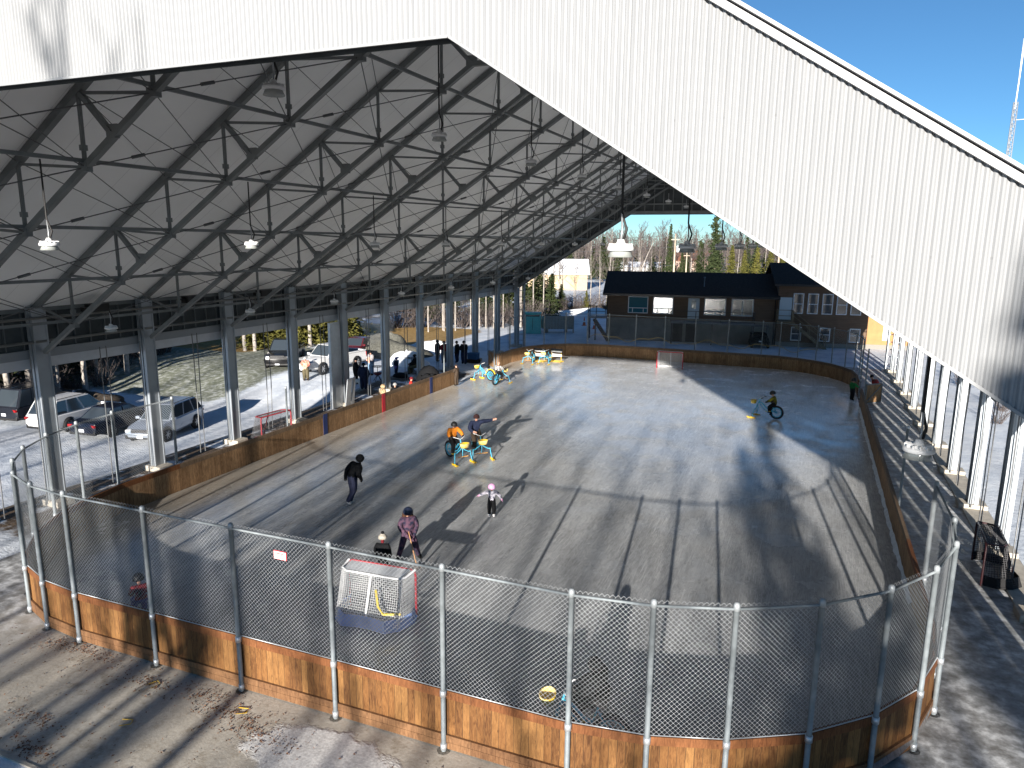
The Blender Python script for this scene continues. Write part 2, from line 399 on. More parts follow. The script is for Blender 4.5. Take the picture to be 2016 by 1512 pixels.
sheet('concrete_apron', [(-24.6, 7.15), (12, 7.15), (12, 11), (6.4, 11), (6.4, 60.0), (2.5, 60), (2.5, 56.2), (-21.1, 56.2), (-21.1, 11.5), (-24.6, 11.5)], 0.02, APRON)
mb = MB(); mb.b2((-24.6, 7.08, -0.1), (12, 7.15, 0.035)); mb.b2((5.55, 11.0, -0.1), (6.35, 59.2, 0.07))
struct(mb.build('foundation_kerb', CONC))

# ------------------------------------------------------------------ the rink shelter
XL, XR, XM, Y0, B = -23.88, 5.89, -8.995, 16.13, 4.27
YK = [Y0 + B * k for k in range(-2, 11)]
SL = 0.641
def zr(x): return 16.55 - SL * abs(x - XM)
ZF, DEP = 11.40, 1.89
NODES = [-22.05, -19.8, -17.55, -15.3, -13.05, -10.8]
shel = thing('rink_shelter', 'huge white open-sided steel shelter roofing the whole ice rink', 'rink shelter')
RAKE = mat('pale trim sheet', (0.36, 0.365, 0.37), .5)
def gable(name, y, front, m, step=0.0677):
    mb = MB(); prof = ((0, 0), (0.25, -0.018), (0.5, -0.024), (0.75, -0.006)) if front else ((0, 0), (0.45, 0), (0.5, 0.02), (0.95, 0.02))
    if not front: step = 0.3
    x = XL - 0.35; vs = []; n = 0
    while x < XR + 0.35:
        for f, dy in prof:
            xx = x + f * step; zb = min(ZF, zr(xx) - DEP); vs += [(xx, y + dy, zb), (xx, y + dy, zr(xx) - 0.02)]; n += 1
        x += step
    mb.add(vs, [(2 * i, 2 * i + 2, 2 * i + 3, 2 * i + 1) for i in range(n - 1)])
    return mb.build(name, m, shel)
yg = YK[0]; yf = YK[-1]
gw = gable('gable_cladding', yg, True, SHEET); gw['label'] = 'near gable of white corrugated sheet above the opening'
gable('gable_cladding', yf + 0.12, True, SHEET)
# dark liner + girts inside the far gable, inner liner of near gable
def liner(y, sgn):
    mb = MB(); poly = [(XL, zr(XL)), (XM, zr(XM)), (XR, zr(XR)), (XR, zr(XR) - DEP), (XM + (ZF - zr(XM) + DEP) / -SL, ZF), (XM - (ZF - zr(XM) + DEP) / -SL, ZF), (XL, zr(XL) - DEP)]
    x1 = XM + (16.55 - DEP - ZF) / SL
    poly[4] = (x1, ZF); poly[5] = (2 * XM - x1, ZF)
    M = Matrix(((1, 0, 0), (0, 0, 1), (0, 1, 0)))
    a = [V((x, y, z - 0.02)) for x, z in poly]; 
    q = lambda i, j, k_, l: mb.add([a[i], a[j], a[k_], a[l]], [(0, 1, 2, 3)])
    q(0, 1, 5, 6); q(1, 2, 3, 4); mb.add([a[1], a[4], a[5]], [(0, 1, 2)])
    mb.build('gable_liner', INSUL, shel)
    g = MB()
    for i in range(40):
        x = XL + 0.6 + i * 0.74
        if x > XR: break
        g.b2((x - 0.03, y + sgn * 0.002, min(ZF, zr(x) - DEP) + 0.05), (x + 0.03, y + sgn * 0.06, zr(x) - 0.15))
    for zz in (12.2, 13.4, 14.6):
        hw = (16.55 - zz) / SL
        g.b2((XM - hw, y + sgn * 0.062, zz - 0.05), (XM + hw, y + sgn * 0.14, zz + 0.05))
    g.build('gable_girts', TRUSS, shel)
    t = MB(); e = 0.09
    for s in (-1, 1):
        xe = XL - 0.3 if s < 0 else XR + 0.3; xc = 2 * XM - x1 if s < 0 else x1
        t.bar((xe, y + sgn * .06, zr(xe) - DEP + 0.16), (xc, y + sgn * .06, ZF + 0.16), 0.24, 0.16, up=(0, 1, 0))
    t.bar((2 * XM - x1, y + sgn * .06, ZF + .16), (x1, y + sgn * .06, ZF + .16), 0.16, 0.24)
    t.build('opening_beam', TRUSS, shel)
liner(yg + 0.14, 1); liner(yf - 0.05, -1)
# rake trims on the gable top edges and thin edging along the opening
for y, s in ((yg, -1), (yf + 0.12, 1)):
    x1 = XM + (16.55 - DEP - ZF) / SL
    for side in (-1, 1):
        xe = XL - 0.55 if side < 0 else XR + 0.55
        t = MB(); t.bar((xe, y + s * 0.055, zr(xe) + 0.0), (XM, y + s * 0.055, zr(XM) + 0.0), 0.05, 0.065); o = t.build('rake_trim', RAKE, shel)
        t = MB(); t.bar((xe, y + s * 0.012, zr(xe) + 0.046), (XM, y + s * 0.012, zr(XM) + 0.046), 0.04, 0.026); t.build('rake_shadow_line', mat('purple shadow strip', (0.05, 0.035, 0.06), 0.6), shel)  # dark purple bar painting the shadow line under the roof edge
        t = MB(); t.bar((xe, y + s * 0.07, zr(xe) + 0.077), (XM, y + s * 0.07, zr(XM) + 0.077), 0.12, 0.03); t.build('roof_edge', RAKE, shel)
    t = MB(); xb = XR + 0.35
    for side in (-1, 1):
        xe = xb if side > 0 else XL - 0.35; xc = x1 if side > 0 else 2 * XM - x1
        t.bar((xc, y + s * 0.035, ZF + 0.008), (xe, y + s * 0.035, zr(xe) - DEP + 0.008), 0.03, 0.03)
    t.bar((2 * XM - x1, y + s * 0.035, ZF + 0.008), (x1, y + s * 0.035, ZF + 0.008), 0.03, 0.03)
    t.build('opening_trim', SHEET, shel)
# roof slabs: liner underneath, white sheet on top
for side in (-1, 1):
    xe = XL - 0.55 if side < 0 else XR + 0.55
    for nm, z0, z1, m in (('roof_liner', 0.0, 0.02, CEIL), ('roof_sheet', 0.04, 0.06, SHEET)):
        mb = MB(); ys = (yg - 0.02, yf + 0.15)
        vs = [(x, y, zr(x) + z) for z in (z0, z1) for y in ys for x in (xe, XM)]
        mb.add(vs, [(0, 1, 3, 2), (4, 6, 7, 5), (0, 4, 5, 1), (2, 3, 7, 6), (0, 2, 6, 4), (1, 5, 7, 3)]); mb.build(nm, m, shel)
def mirror(x): return 2 * XM - x
def tz(x): return zr(x) - 0.13
def bz(x): return zr(x) - 1.76
# one roof truss, copied to every column line
def truss_meshes():
    out = []
    m = MB()
    for f in (lambda x: x, mirror):
        m.bar((f(XL - 0.1), 0, tz(XL - 0.1)), (f(XM), 0, tz(XM)), 0.15, 0.17)
        m.bar((f(XL + 0.25), 0, bz(XL + 0.25)), (f(-9.75), 0, bz(-9.75)), 0.135, 0.135)
    m.bar((-9.8, 0, bz(-9.75)), (mirror(-9.8), 0, bz(-9.75)), 0.138, 0.138)
    out.append(m)
    w = MB(); kb = []
    for f in (lambda x: x, mirror):
        N = [XL + 0.2] + NODES + [-9.6]
        for i in range(1, 7):
            x = N[i]; w.bar((f(x), 0, tz(x)), (f(x), 0, bz(x)), 0.07, 0.07)
        for i in range(0, 6):
            a, b = N[i], N[i + 1]; w.bar((f(a), 0, tz(a) - 0.05), (f(b), 0, bz(b)), 0.065, 0.065)
        for x in NODES:
            w.box((f(x), 0, bz(x)), (0.26, 0.16, 0.19)); w.box((f(x), 0, bz(x) + 0.42), (0.11, 0.13, 0.12))
        for x in (-19.8, -15.3, -10.75):
            k = MB(); xb = x + 0.95; k.bar((f(x + 0.05), 0, tz(x) - 0.05), (f(xb), 0, bz(xb) + 0.05), 0.12, 0.11)
            k.box((f(xb), 0, bz(xb) + 0.12), (0.34, 0.06, 0.3)); kb.append(k)
        w.bar((f(-9.75), 0, bz(-9.75)), (XM, 0, tz(XM)), 0.09, 0.09)
    out.append(w); return out, kb
(tc_, tw_), tk_ = truss_meshes()
t0 = tc_.build('roof_truss', TRUSS, shel); w0 = tw_.build('truss_web', TRUSS, t0); k0 = [k.build('knee_brace', TRUSS, t0) for k in tk_]
for i, y in enumerate(YK):
    yy = y + (0.42 if i == 0 else -0.3 if i == 12 else 0)
    if i == 0: t0.location.y = yy; continue
    t = t0.copy(); C.objects.link(t); t.location.y = yy
    for ch in [w0] + k0:
        c = ch.copy(); C.objects.link(c); c.parent = t
# struts running the length of the building at each lower node
for x in NODES + [mirror(x) for x in NODES]:
    m = MB()
    m.bar((x, yg + 0.42, bz(x) + 0.14), (x, yf - 0.3, bz(x) + 0.14), 0.085, 0.085); m.build('long_strut', TRUSS, shel)
# rod bracing per bay
for i in range(12):
    ya_, yb_ = YK[i], YK[i + 1]
    for f in (lambda x: x, mirror):
        m = MB()
        for j, x in enumerate(NODES[:-1]):
            x2 = NODES[j + 1]
            m.tube((f(x), ya_, bz(x)), (f(x2), yb_, bz(x2)), 0.014, 4); m.tube((f(x2), ya_, bz(x2)), (f(x), yb_, bz(x)), 0.014, 4)
            m.tube((f(x), ya_, tz(x)), (f(x), yb_, bz(x)), 0.012, 4)
            a = V((f(x), ya_, bz(x))).lerp(V((f(x2), yb_, bz(x2))), 0.2); b = V((f(x), ya_, bz(x))).lerp(V((f(x2), yb_, bz(x2))), 0.26); m.tube(a, b, 0.04, 5)
            if j % 2 == 0: m.tube((f(x2), ya_, tz(x2)), (f(x), yb_, tz(x)), 0.012, 4)
        m.build('rod_bracing', STEELC, shel)
# columns, footings, hanging cables
def col_mb():
    m = MB(); p = [(x * .62, y * .88) for x, y in [(-.26, -.28), (-.05, -.28), (-.05, -.22), (.05, -.22), (.05, -.28), (.26, -.28), (.26, -.225), (.215, -.225), (.215, .225), (.26, .225), (.26, .28), (.05, .28), (.05, .22), (-.05, .22), (-.05, .28), (-.26, .28), (-.26, .225), (-.215, .225), (-.215, -.225), (-.26, -.225)]]
    m.prism(p, 0.22, 6.9); return m
c0 = None
for side, x in ((-1, XL), (1, XR)):
    for i, y in enumerate(YK):
        if c0 is None:
            c0 = col_mb().build('column', COLM, shel); f0 = MB(); f0.b2((-.45, -.33, 0.0), (.45, .33, .22)); f0 = f0.build('footing', CONC, c0, bevel=0.02)
            c0.location = (x, y, 0)
        else:
            c = c0.copy(); C.objects.link(c); c.location = (x, y, 0); f = f0.copy(); C.objects.link(f); f.parent = c
for side, x in ((-1, XL + 0.1), (1, XR - 0.1)):
    for i in range(12):
        for dy in (0.5, 0.56, 0.9):
            m = MB(); y = YK[i] + B * dy; q = rnd.uniform(-.06, .06)
            m.path([(x, y, 5.3), (x + q, y + 0.03, 2.5), (x, y, 0.15)], 0.02, 5); m.build('hanging_cable', mat('grey curtain cable', (0.16, 0.165, 0.17), 0.5, 0.3), shel)
# side wall bands
for side in (-1, 1):
    xw = XL - 0.34 if side < 0 else XR + 0.34; s = side
    m = MB(); m.b2((min(xw, xw + s * .03), yg, 5.45), (max(xw, xw + s * .03), yf, zr(XL) - 0.05)); m.build('side_liner', INSUL, shel)
    m = MB(); m.b2((min(xw + s * .04, xw + s * .09), yg, 4.85), (max(xw + s * .04, xw + s * .09), yf, zr(XL) - 0.05)); m.build('side_cladding', SHEET, shel)
    m = MB(); m.b2((xw - 0.1, yg, 5.16), (xw + 0.1, yf, 5.46)); m.build('wall_beam', mat('grey wall beam', (0.27, 0.29, 0.31), 0.5, 0.3), shel)
    m = MB(); m.b2((xw - 0.08, yg, 4.81), (xw + 0.03, yf, 5.158)); m.build('wall_flashing', FLASH, shel)
    m = MB(); n = int((yf - yg) / 0.61); xi = xw - s * 0.04
    for i in range(n):
        y = yg + 0.3 + i * 0.61; m.b2((xi - .035, y - .02, 5.462), (xi + .035, y + .02, zr(XL) - .06))
        m.b2((xi - .02, y + .15, 6.3), (xi + .02, y + .42, 6.34)); m.b2((xi - .02, y + .15, 5.66), (xi + .02, y + .42, 5.7))
    m.build('wall_girts', mat('girt steel', (0.13, 0.145, 0.155), 0.5, 0.3), shel)
    for z, dx in ((6.55, .5), (5.76, .45)):
        m = MB(); m.tube((xw - s * dx, yg + .3, z), (xw - s * dx, yf - .2, z), 0.05, 6); m.build('service_pipe', mat('dull pipe', (0.2, 0.205, 0.2), 0.5, 0.3), shel)
    m = MB(); m.b2((xw - .12, yg + .2, zr(XL) - .28), (xw + .12, yf - .1, zr(XL) - .06)); m.build('eave_beam', TRUSS, shel)
# rungs between the end pair of columns at both far corners
for x in (XL, XR):
    m = MB()
    for sx in (-.42, .42): m.b2((x + sx - .07, yf + .62, 0), (x + sx + .07, yf + .74, 6.6))
    for i in range(11): m.b2((x - .36, yf + .63, .5 + i * .55), (x + .36, yf + .67, .56 + i * .55))
    m.build('ladder_column', COLM, shel)
m = MB(); m.b2((XL - .02, YK[6] - 1.25, .05), (XL + .06, YK[6] - .32, 4.8)); m.b2((XL - .05, YK[6] - 1.3, .05), (XL + .1, YK[6] - 1.252, 4.8)); m.build('closing_panel', GALV, shel)
# control boxes by the eave on the left side
for k in (0, 1, 2, 4):
    m = MB(); m.b2((XL + .25, YK[k + 2] + 1.6, 6.62), (XL + .6, YK[k + 2] + 2.3, 6.9)); m.b2((XL + .3, YK[k + 2] + 1.4, 6.66), (XL + .5, YK[k + 2] + 1.58, 6.8)); m.build('control_box', BLACK, shel)
# vertical cladding strip leaning by the 5th left column
lp = tag(MB().build('tmp', GALV), 'x', 'x') if False else None
m = MB(); m.box((XL + .62, YK[6] - .55, 0.85), (0.05, 0.42, 1.7), M=Matrix.Rotation(0.12, 3, 'Y')); m.box((XL + .60, YK[6] - .08, 0.85), (0.05, 0.24, 1.7), M=Matrix.Rotation(0.1, 3, 'Y'))
tag(m.build('metal_sheet', GALV), 'loose galvanised metal sheets leaning against a column on the left', 'metal sheet')

# ------------------------------------------------------------------ high-bay lamps
def lamp_root():
    t = thing('pendant_lamp', '', 'lamp')
    m = MB(); m.lathe([(0.0, 0.16), (0.05, 0.16), (0.065, 0.11), (0.075, 0.105), (0.085, 0.06), (0.19, 0.055), (0.2, 0.03), (0.2, 0.0), (0.185, -0.01), (0.0, -0.01)], 24)
    for k in range(12):
        a = k * math.pi / 6; m.box((0.13 * math.cos(a), 0.13 * math.sin(a), 0.075), (0.1, 0.012, 0.04), rz=a)
    m.build('housing', WHITE, t)
    m = MB(); m.lathe([(0.15, -0.012), (0.19, -0.1), (0.185, -0.1), (0.145, -0.012)], 24)
    m.build('reflector', mat('clear lamp skirt', (0.30, 0.32, 0.31), 0.15, 0.0, spec=0.8), t)
    return t
LY = [10.75, 16.85, 23.3, 29.0, 35.2, 41.3, 47.8, 54.8]
lamp0 = None
rows = [(-15.2, 9.03, 'left of the ridge'), (-2.7, 9.1, 'right of the ridge'), (-9.0, 11.78, 'under the ridge'), (-21.3, 6.25, 'beside the left columns'), (1.5, 6.5, 'beside the right columns')]
spec = {(0, 0): 'brightly lit white high-bay lamp on a twisted chain, far left of the photo', (1, 0): 'big sunlit white high-bay lamp hanging in front of the brown hall roof', (2, 0): 'nearest grey high-bay lamp high under the roof ridge, left of the ridge light row',
        (4, 0): 'white high-bay lamp hanging low over the right walkway, largest of all', (1, 1): 'dark backlit high-bay lamp beside the utility pole', (2, 1): 'grey high-bay lamp on a long cable, second under the ridge', (3, 0): 'pale high-bay lamp in front of the dark wall band, leftmost of the low row'}
for ri, (x, z, nm) in enumerate(rows):
    for yi, y in enumerate(LY):
        if ri == 4 and yi: continue
        lab = spec.get((ri, yi), 'small white high-bay lamp hanging from the trusses ' + nm + ', receding along the rink')
        if lamp0 is None: lamp0 = t = lamp_root(); t.location = (x, y, z)
        else: t = dup(lamp0, (x, y, z), rz=rnd.uniform(0, 1))
        t['label'] = lab; t['group'] = 'high-bay lamps ' + nm
# hanging cables of different length
for o in [o for o in C.objects if o.name.startswith('pendant_lamp')]:
    x, y, z = o.location; top = bz(x) - z if abs(x - XM) > 1 else bz(-9.75) - z
    m = MB(); h = min(top, 0.55); m.path([(0, 0, .15), (0.015, 0, h * .5), (0, 0, h)], 0.016, 5)
    c = m.build('chain', WIRE, o)
    m = MB(); m.path([(0.03, 0, .12), (0.09, 0.03, h * .55), (0.0, 0, h), (0, 0, top)], 0.02, 5); m.build('power_cable', CABLE, o)
# ------------------------------------------------------------------ boards and fences
NEAR = [(-20.65, 18.45), (-20.66, 16.06), (-20.42, 14.64), (-19.98, 13.38), (-19.27, 12.24), (-18.36, 11.36), (-17.38, 10.73), (-16.22, 10.36), (-14.97, 10.24), (-12.6, 10.27), (-10.24, 10.30), (-7.93, 10.34), (-5.56, 10.36), (-3.2, 10.38), (-1.9, 10.57), (-.68, 10.98), (.56, 11.67), (1.62, 12.64), (2.43, 13.79), (2.94, 15.16), (3.12, 16.56), (3.12, 19.03)]
LEFT = [(-20.65, 18.45 + (40.3 - 18.45) * i / 9) for i in range(10)]
RIGHT = [(3.12, 19.03 + (44.6 - 19.03) * i / 10) for i in range(11)]
FAR = [(-20.65, 47.3), (-20.62, 49.5), (-20.2, 51.5), (-19.25, 53.2), (-17.9, 54.5), (-16.3, 55.2), (-14.6, 55.38), (-12.45, 55.4), (-10.2, 55.4), (-7.9, 55.4), (-5.5, 55.4), (-3.1, 55.4), (-1.85, 55.32), (-.6, 54.9), (.6, 54.2), (1.6, 53.3), (2.4, 52.1), (2.9, 50.9), (3.12, 49.2), (3.13, 47.5)]
BH = 1.22
def inward(p, q):
    d = V((q[0] - p[0], q[1] - p[1], 0)).normalized(); n = V((-d.y, d.x, 0))     # left of travel
    mid = V((p[0] + q[0], p[1] + q[1], 0)) / 2; c = V((-8.8, 33, 0))
    return n if (c - mid).dot(n) > 0 else -n
U = [0.0]
def panel(root, p, q, detail):
    p, q = V((*p, 0)), V((*q, 0)); n = inward(p, q); d = (q - p); L = d.length; d.normalize()
    a, b = p + n * 0.06 + d * 0.0, q + n * 0.06
    u0 = U[0]; U[0] += L
    def slab(mb, o0, o1, z0, z1, mi_out, mi_in, e=0.0):
        A0, B0, A1, B1 = p + n * o0 + d * e, q + n * o0 - d * e, p + n * o1 + d * e, q + n * o1 - d * e
        vs = [A0 + V((0, 0, z0)), B0 + V((0, 0, z0)), B0 + V((0, 0, z1)), A0 + V((0, 0, z1)), A1 + V((0, 0, z0)), B1 + V((0, 0, z0)), B1 + V((0, 0, z1)), A1 + V((0, 0, z1))]
        uv = [(u0, z0), (u0 + L, z0), (u0 + L, z1), (u0, z1)]
        mb.cur = mi_out; mb.add(vs, [(0, 1, 2, 3)], [uv]); mb.cur = mi_in; mb.add(vs, [(5, 4, 7, 6)], [[uv[1], uv[0], uv[3], uv[2]]])
        mb.cur = mi_out; mb.add(vs, [(3, 2, 6, 7), (0, 3, 7, 4), (1, 5, 6, 2)], [[(u0, .1), (u0 + L, .1), (u0 + L, .2), (u0, .2)]] * 3)
    mb = MB(); slab(mb, 0.07, 0.13, 0.02, BH - 0.012, 0, 1)
    o = mb.build('board_panel', [WOOD_OUT, WOOD_IN], root)
    m2 = MB(); slab(m2, 0.045, 0.136, BH - 0.16, BH, 0, 0, 0.004); m2.build('top_rail', [WOOD_RAIL if detail else WOOD_CAP], o)
    if detail:
        m2 = MB(); slab(m2, 0.025, 0.068, 0.05, 0.185, 0, 0, 0.02); slab(m2, 0.02, 0.068, 0.195, 0.33, 0, 0, 0.02); m2.build('kick_board', [WOOD_KICK], o)
    m3 = MB(); A, Bq = p + n * .131, q + n * .131
    m3.b2((0, 0, 0), (L, .02, .22)) if False else None
    return o
def boards(name, label, pts, detail_idx, extra=None):
    r = thing(name, label, 'rink boards')
    for i in range(len(pts) - 1): panel(r, pts[i], pts[i + 1], i in detail_idx)
    return r
near_pts = list(reversed(LEFT))[:-1] + NEAR + RIGHT[1:]
nb = boards('rink_boards', 'long wooden plank boards round the near end and both sides of the rink', near_pts, set(range(9, 31)))
fb = boards('rink_boards', 'dark wooden plank boards curving round the far end behind the far goal', FAR, set())
# coloured zone stripes on the left boards
def stripe(y, m, w=0.3):
    s = MB(); s.b2((-20.519, y - w / 2, ICEZ), (-20.505, y + w / 2, BH - .165)); s.b2((-20.513, y - w / 2, BH - .164), (-20.499, y + w / 2, BH + .003)); return s.build('zone_stripe', m, nb)
BLUEP = mat('dark blue paint', (0.015, 0.03, 0.12), 0.5)
stripe(26.9, BLUEP)['label'] = 'nearer blue stripe'; stripe(31.9, RED)['label'] = 'red centre stripe'; stripe(37.1, BLUEP)['label'] = 'farther blue stripe'
# open gate leaves
def gate(p, q, label):
    t = thing('board_gate', label, 'gate', (p[0], p[1], 0)); p, q = V((*p, 0)), V((*q, 0)); o = p.copy(); q -= o; p = V((0, 0, 0))
    d = q.normalized(); n = V((-d.y, d.x, 0)); L = q.length
    m = MB(); vs = [];
    for off in (-.03, .03):
        for z in (.08, BH): vs += [n * off + V((0, 0, z)), q + n * off + V((0, 0, z))]
    uv = [(0, .08), (L, .08), (L, BH), (0, BH)]
    m.add(vs, [(0, 1, 3, 2), (5, 4, 6, 7), (2, 3, 7, 6), (0, 2, 6, 4), (1, 5, 7, 3)], [uv, uv, uv, uv, uv]); m.build('gate_leaf', WOOD_IN, t)
    m = MB()
    for a, b in (((0, .1), (L, .1)), ((0, BH - .02), (L, BH - .02)), ((0, .12), (L, BH - .05)), ((0.02, .1), (.02, BH)), ((L - .02, .1), (L - .02, BH))):
        for off in (-.05, .05): m.bar(d * a[0] + n * off + V((0, 0, a[1])), d * b[0] + n * off + V((0, 0, b[1])), .035, .035)
    m.build('gate_frame', PIPE, t); return t
gate((-20.62, 47.2), (-21.9, 48.5), 'open wooden gate leaf turned outward at the left far corner of the boards')
gate((3.35, 46.0), (4.25, 46.9), 'dark wooden gate leaf with diagonal brace standing open by the right walkway')
def link_mesh(p, q, z0, z1, pitch=0.088, w=0.005, top=0.045):
    """real diagonal wires of a chain link panel"""
    p, q = V((*p, 0)), V((*q, 0)); L = (q - p).length; d = (q - p) / L; n = V((-d.y, d.x, 0)); H = z1 - z0; m = MB()
    def wire(u0, v0, u1, v1, off):
        A = p + d * u0 + V((0, 0, z0 + v0)) + n * off; Bq = p + d * u1 + V((0, 0, z0 + v1)) + n * off
        t = (Bq - A).normalized(); s = t.cross(n).normalized() * (w / 2); k = n * (w * .6)
        vs = [A + s, A - s, A + k, Bq + s, Bq - s, Bq + k]
        m.add(vs, [(0, 1, 4, 3), (1, 2, 5, 4), (2, 0, 3, 5)])
    k = -int(H / pitch) - 1
    while k * pitch < L:
        u = k * pitch                               # rising to the right
        a0 = max(0, -u); a1 = min(H, L - u)
        if a1 > a0: wire(u + a0, a0, u + a1, a1, 0.003)
        a0 = max(0, -u); a1 = min(H, L - u)
        if a1 > a0: wire(L - u - a0, a0, L - u - a1, a1, -0.003)
        k += 1
    i = 0
    while i * pitch < L and top:                    # knuckles above the rail
        u = i * pitch
        if u + pitch <= L:
            wire(u, H, u + pitch / 2, H + top, .003); wire(u + pitch / 2, H + top, u + pitch, H, .003)
        i += 1
    return m
def fence(label, pts, h=3.66, pitch=0.088, w=0.005, r=0.047, top=0.045, full=True):
    t = thing('chain_link_fence', label, 'fence')
    p0 = None
    for i, (x, y) in enumerate(pts):
        if p0 is None:
            m = MB(); m.tube((0, 0, 0), (0, 0, h), r, 10); p0 = m.build('post', PIPE, t); p0.location = (x, y, 0)
            m = MB(); m.lathe([(0, h + .05), (r * .7, h + .045), (r * 1.15, h + .01), (r * 1.15, h - .09), (r, h - .09)], 10); c0 = [m.build('post_cap', mat('cast fitting', (0.33, 0.36, 0.38), 0.5, 0.4), p0)]
            for z in (BH - .02, .12):
                m = MB(); m.lathe([(r, z - .07), (r * 1.3, z - .07), (r * 1.3, z + .05), (r, z + .05)], 10)
                n = inward(pts[0], pts[1]); c0.append(m.build('clamp', GALV, p0))
            m = MB(); m.lathe([(0, .02), (.13, .02), (.13, .0)], 10); c0.append(m.build('base_flange', GALV, p0))
        else:
            c = p0.copy(); C.objects.link(c); c.location = (x, y, 0)
            for ch in c0: k = ch.copy(); C.objects.link(k); k.parent = c
    for a, b in zip(pts[:-1], pts[1:]):
        n = inward(a, b); A = (a[0] + n.x * .06, a[1] + n.y * .06); Bq = (b[0] + n.x * .06, b[1] + n.y * .06)
        m = MB(); m.tube((*a, h - .07), (*b, h - .07), .024, 8); m.build('top_rail', PIPE, t)
        link_mesh(A, Bq, BH + .015, h - .05, pitch, w, top).build('link_mesh', WIRE, t)
        m = MB(); m.tube((A[0], A[1], BH + .02), (Bq[0], Bq[1], BH + .02), .012, 5); m.build('bottom_wire', WIRE, t)
    return t
fence('tall chain-link fence on grey posts round the near end of the rink', NEAR)
fence('tall chain-link fence behind the far goal, in front of the brown hall', FAR[1:], pitch=0.13, w=0.002, r=.04, top=0)
def pole(x, y, h, label, r=.04, z=0):
    t = thing('steel_pole', label, 'pole', (x, y, z)); m = MB(); m.tube((0, 0, 0), (0, 0, h), r, 10); m.build('pole_shaft', PIPE, t)
    m = MB(); m.lathe([(0, h + .04), (r * .8, h + .035), (r * 1.15, h), (r * 1.15, h - .05)], 10); m.build('pole_cap', GALV, t); return t
pole(3.14, 25.1, 3.6, 'lone grey post rising from the right boards beside the hanging lamp')
pole(3.3, 45.9, 3.3, 'grey post at the open gate in the right boards')
pole(-20.78, 24.6, 2.9, 'thin grey post standing behind the left boards beside a column, nearest of the lone ones')
pole(-20.75, 39.2, 3.0, 'pale post behind the left boards between two groups of onlookers')
pole(-20.75, 46.9, 3.5, 'pale post at the corner of the open gate on the left')
# small sign on the near fence
t = thing('fence_sign', 'small white sign with a red border wired to the near fence', 'sign', (-9.1, 10.37, 3.2), rz=0.0)
m = MB(); m.b2((-.155, -.012, -.09), (.155, 0, .09)); m.build('sign_border', mat('sign red', (0.5, 0.03, 0.04), 0.5), t, bevel=.004)
m = MB(); m.b2((-.14, -.018, -.075), (.14, -.0125, .075)); m.build('sign_face', WHITE, t)
m = MB()
for k in range(9):
    m.b2((-.105 + k * .024, -.022, -.018 + .012 * math.sin(k * 2.1)), (-.09 + k * .024, -.0185, .012 + .01 * math.sin(k * 1.3)))
m.b2((-.1, -.022, -.055), (.1, -.0185, -.04)); m.b2((-.09, -.022, .03), (.09, -.0185, .05)); m.build('sign_lettering', mat('sign ink', (0.25, 0.04, 0.04), .6), t)
# drifted snow line along the foot of the right boards (inside)
m = MB(); s = random.Random(3)
pts = []
y = 19.5
while y < 44:
    pts.append((3.0 - s.uniform(.02, .10), y)); y += .35
vs = [(2.99, p[1], ICEZ + s.uniform(.06, .14)) for p in pts] + [(p[0] - .05, p[1], ICEZ - .01) for p in pts]; n = len(pts)
m.add(vs, [(i, i + 1, n + i + 1, n + i) for i in range(n - 1)], smooth=True)
tag(m.build('snow_bank', mat('old snow', (0.62, 0.64, 0.66), .8, var=.1, vscale=6)), 'thin snow line along the foot of the right boards', 'snow', kind='stuff')

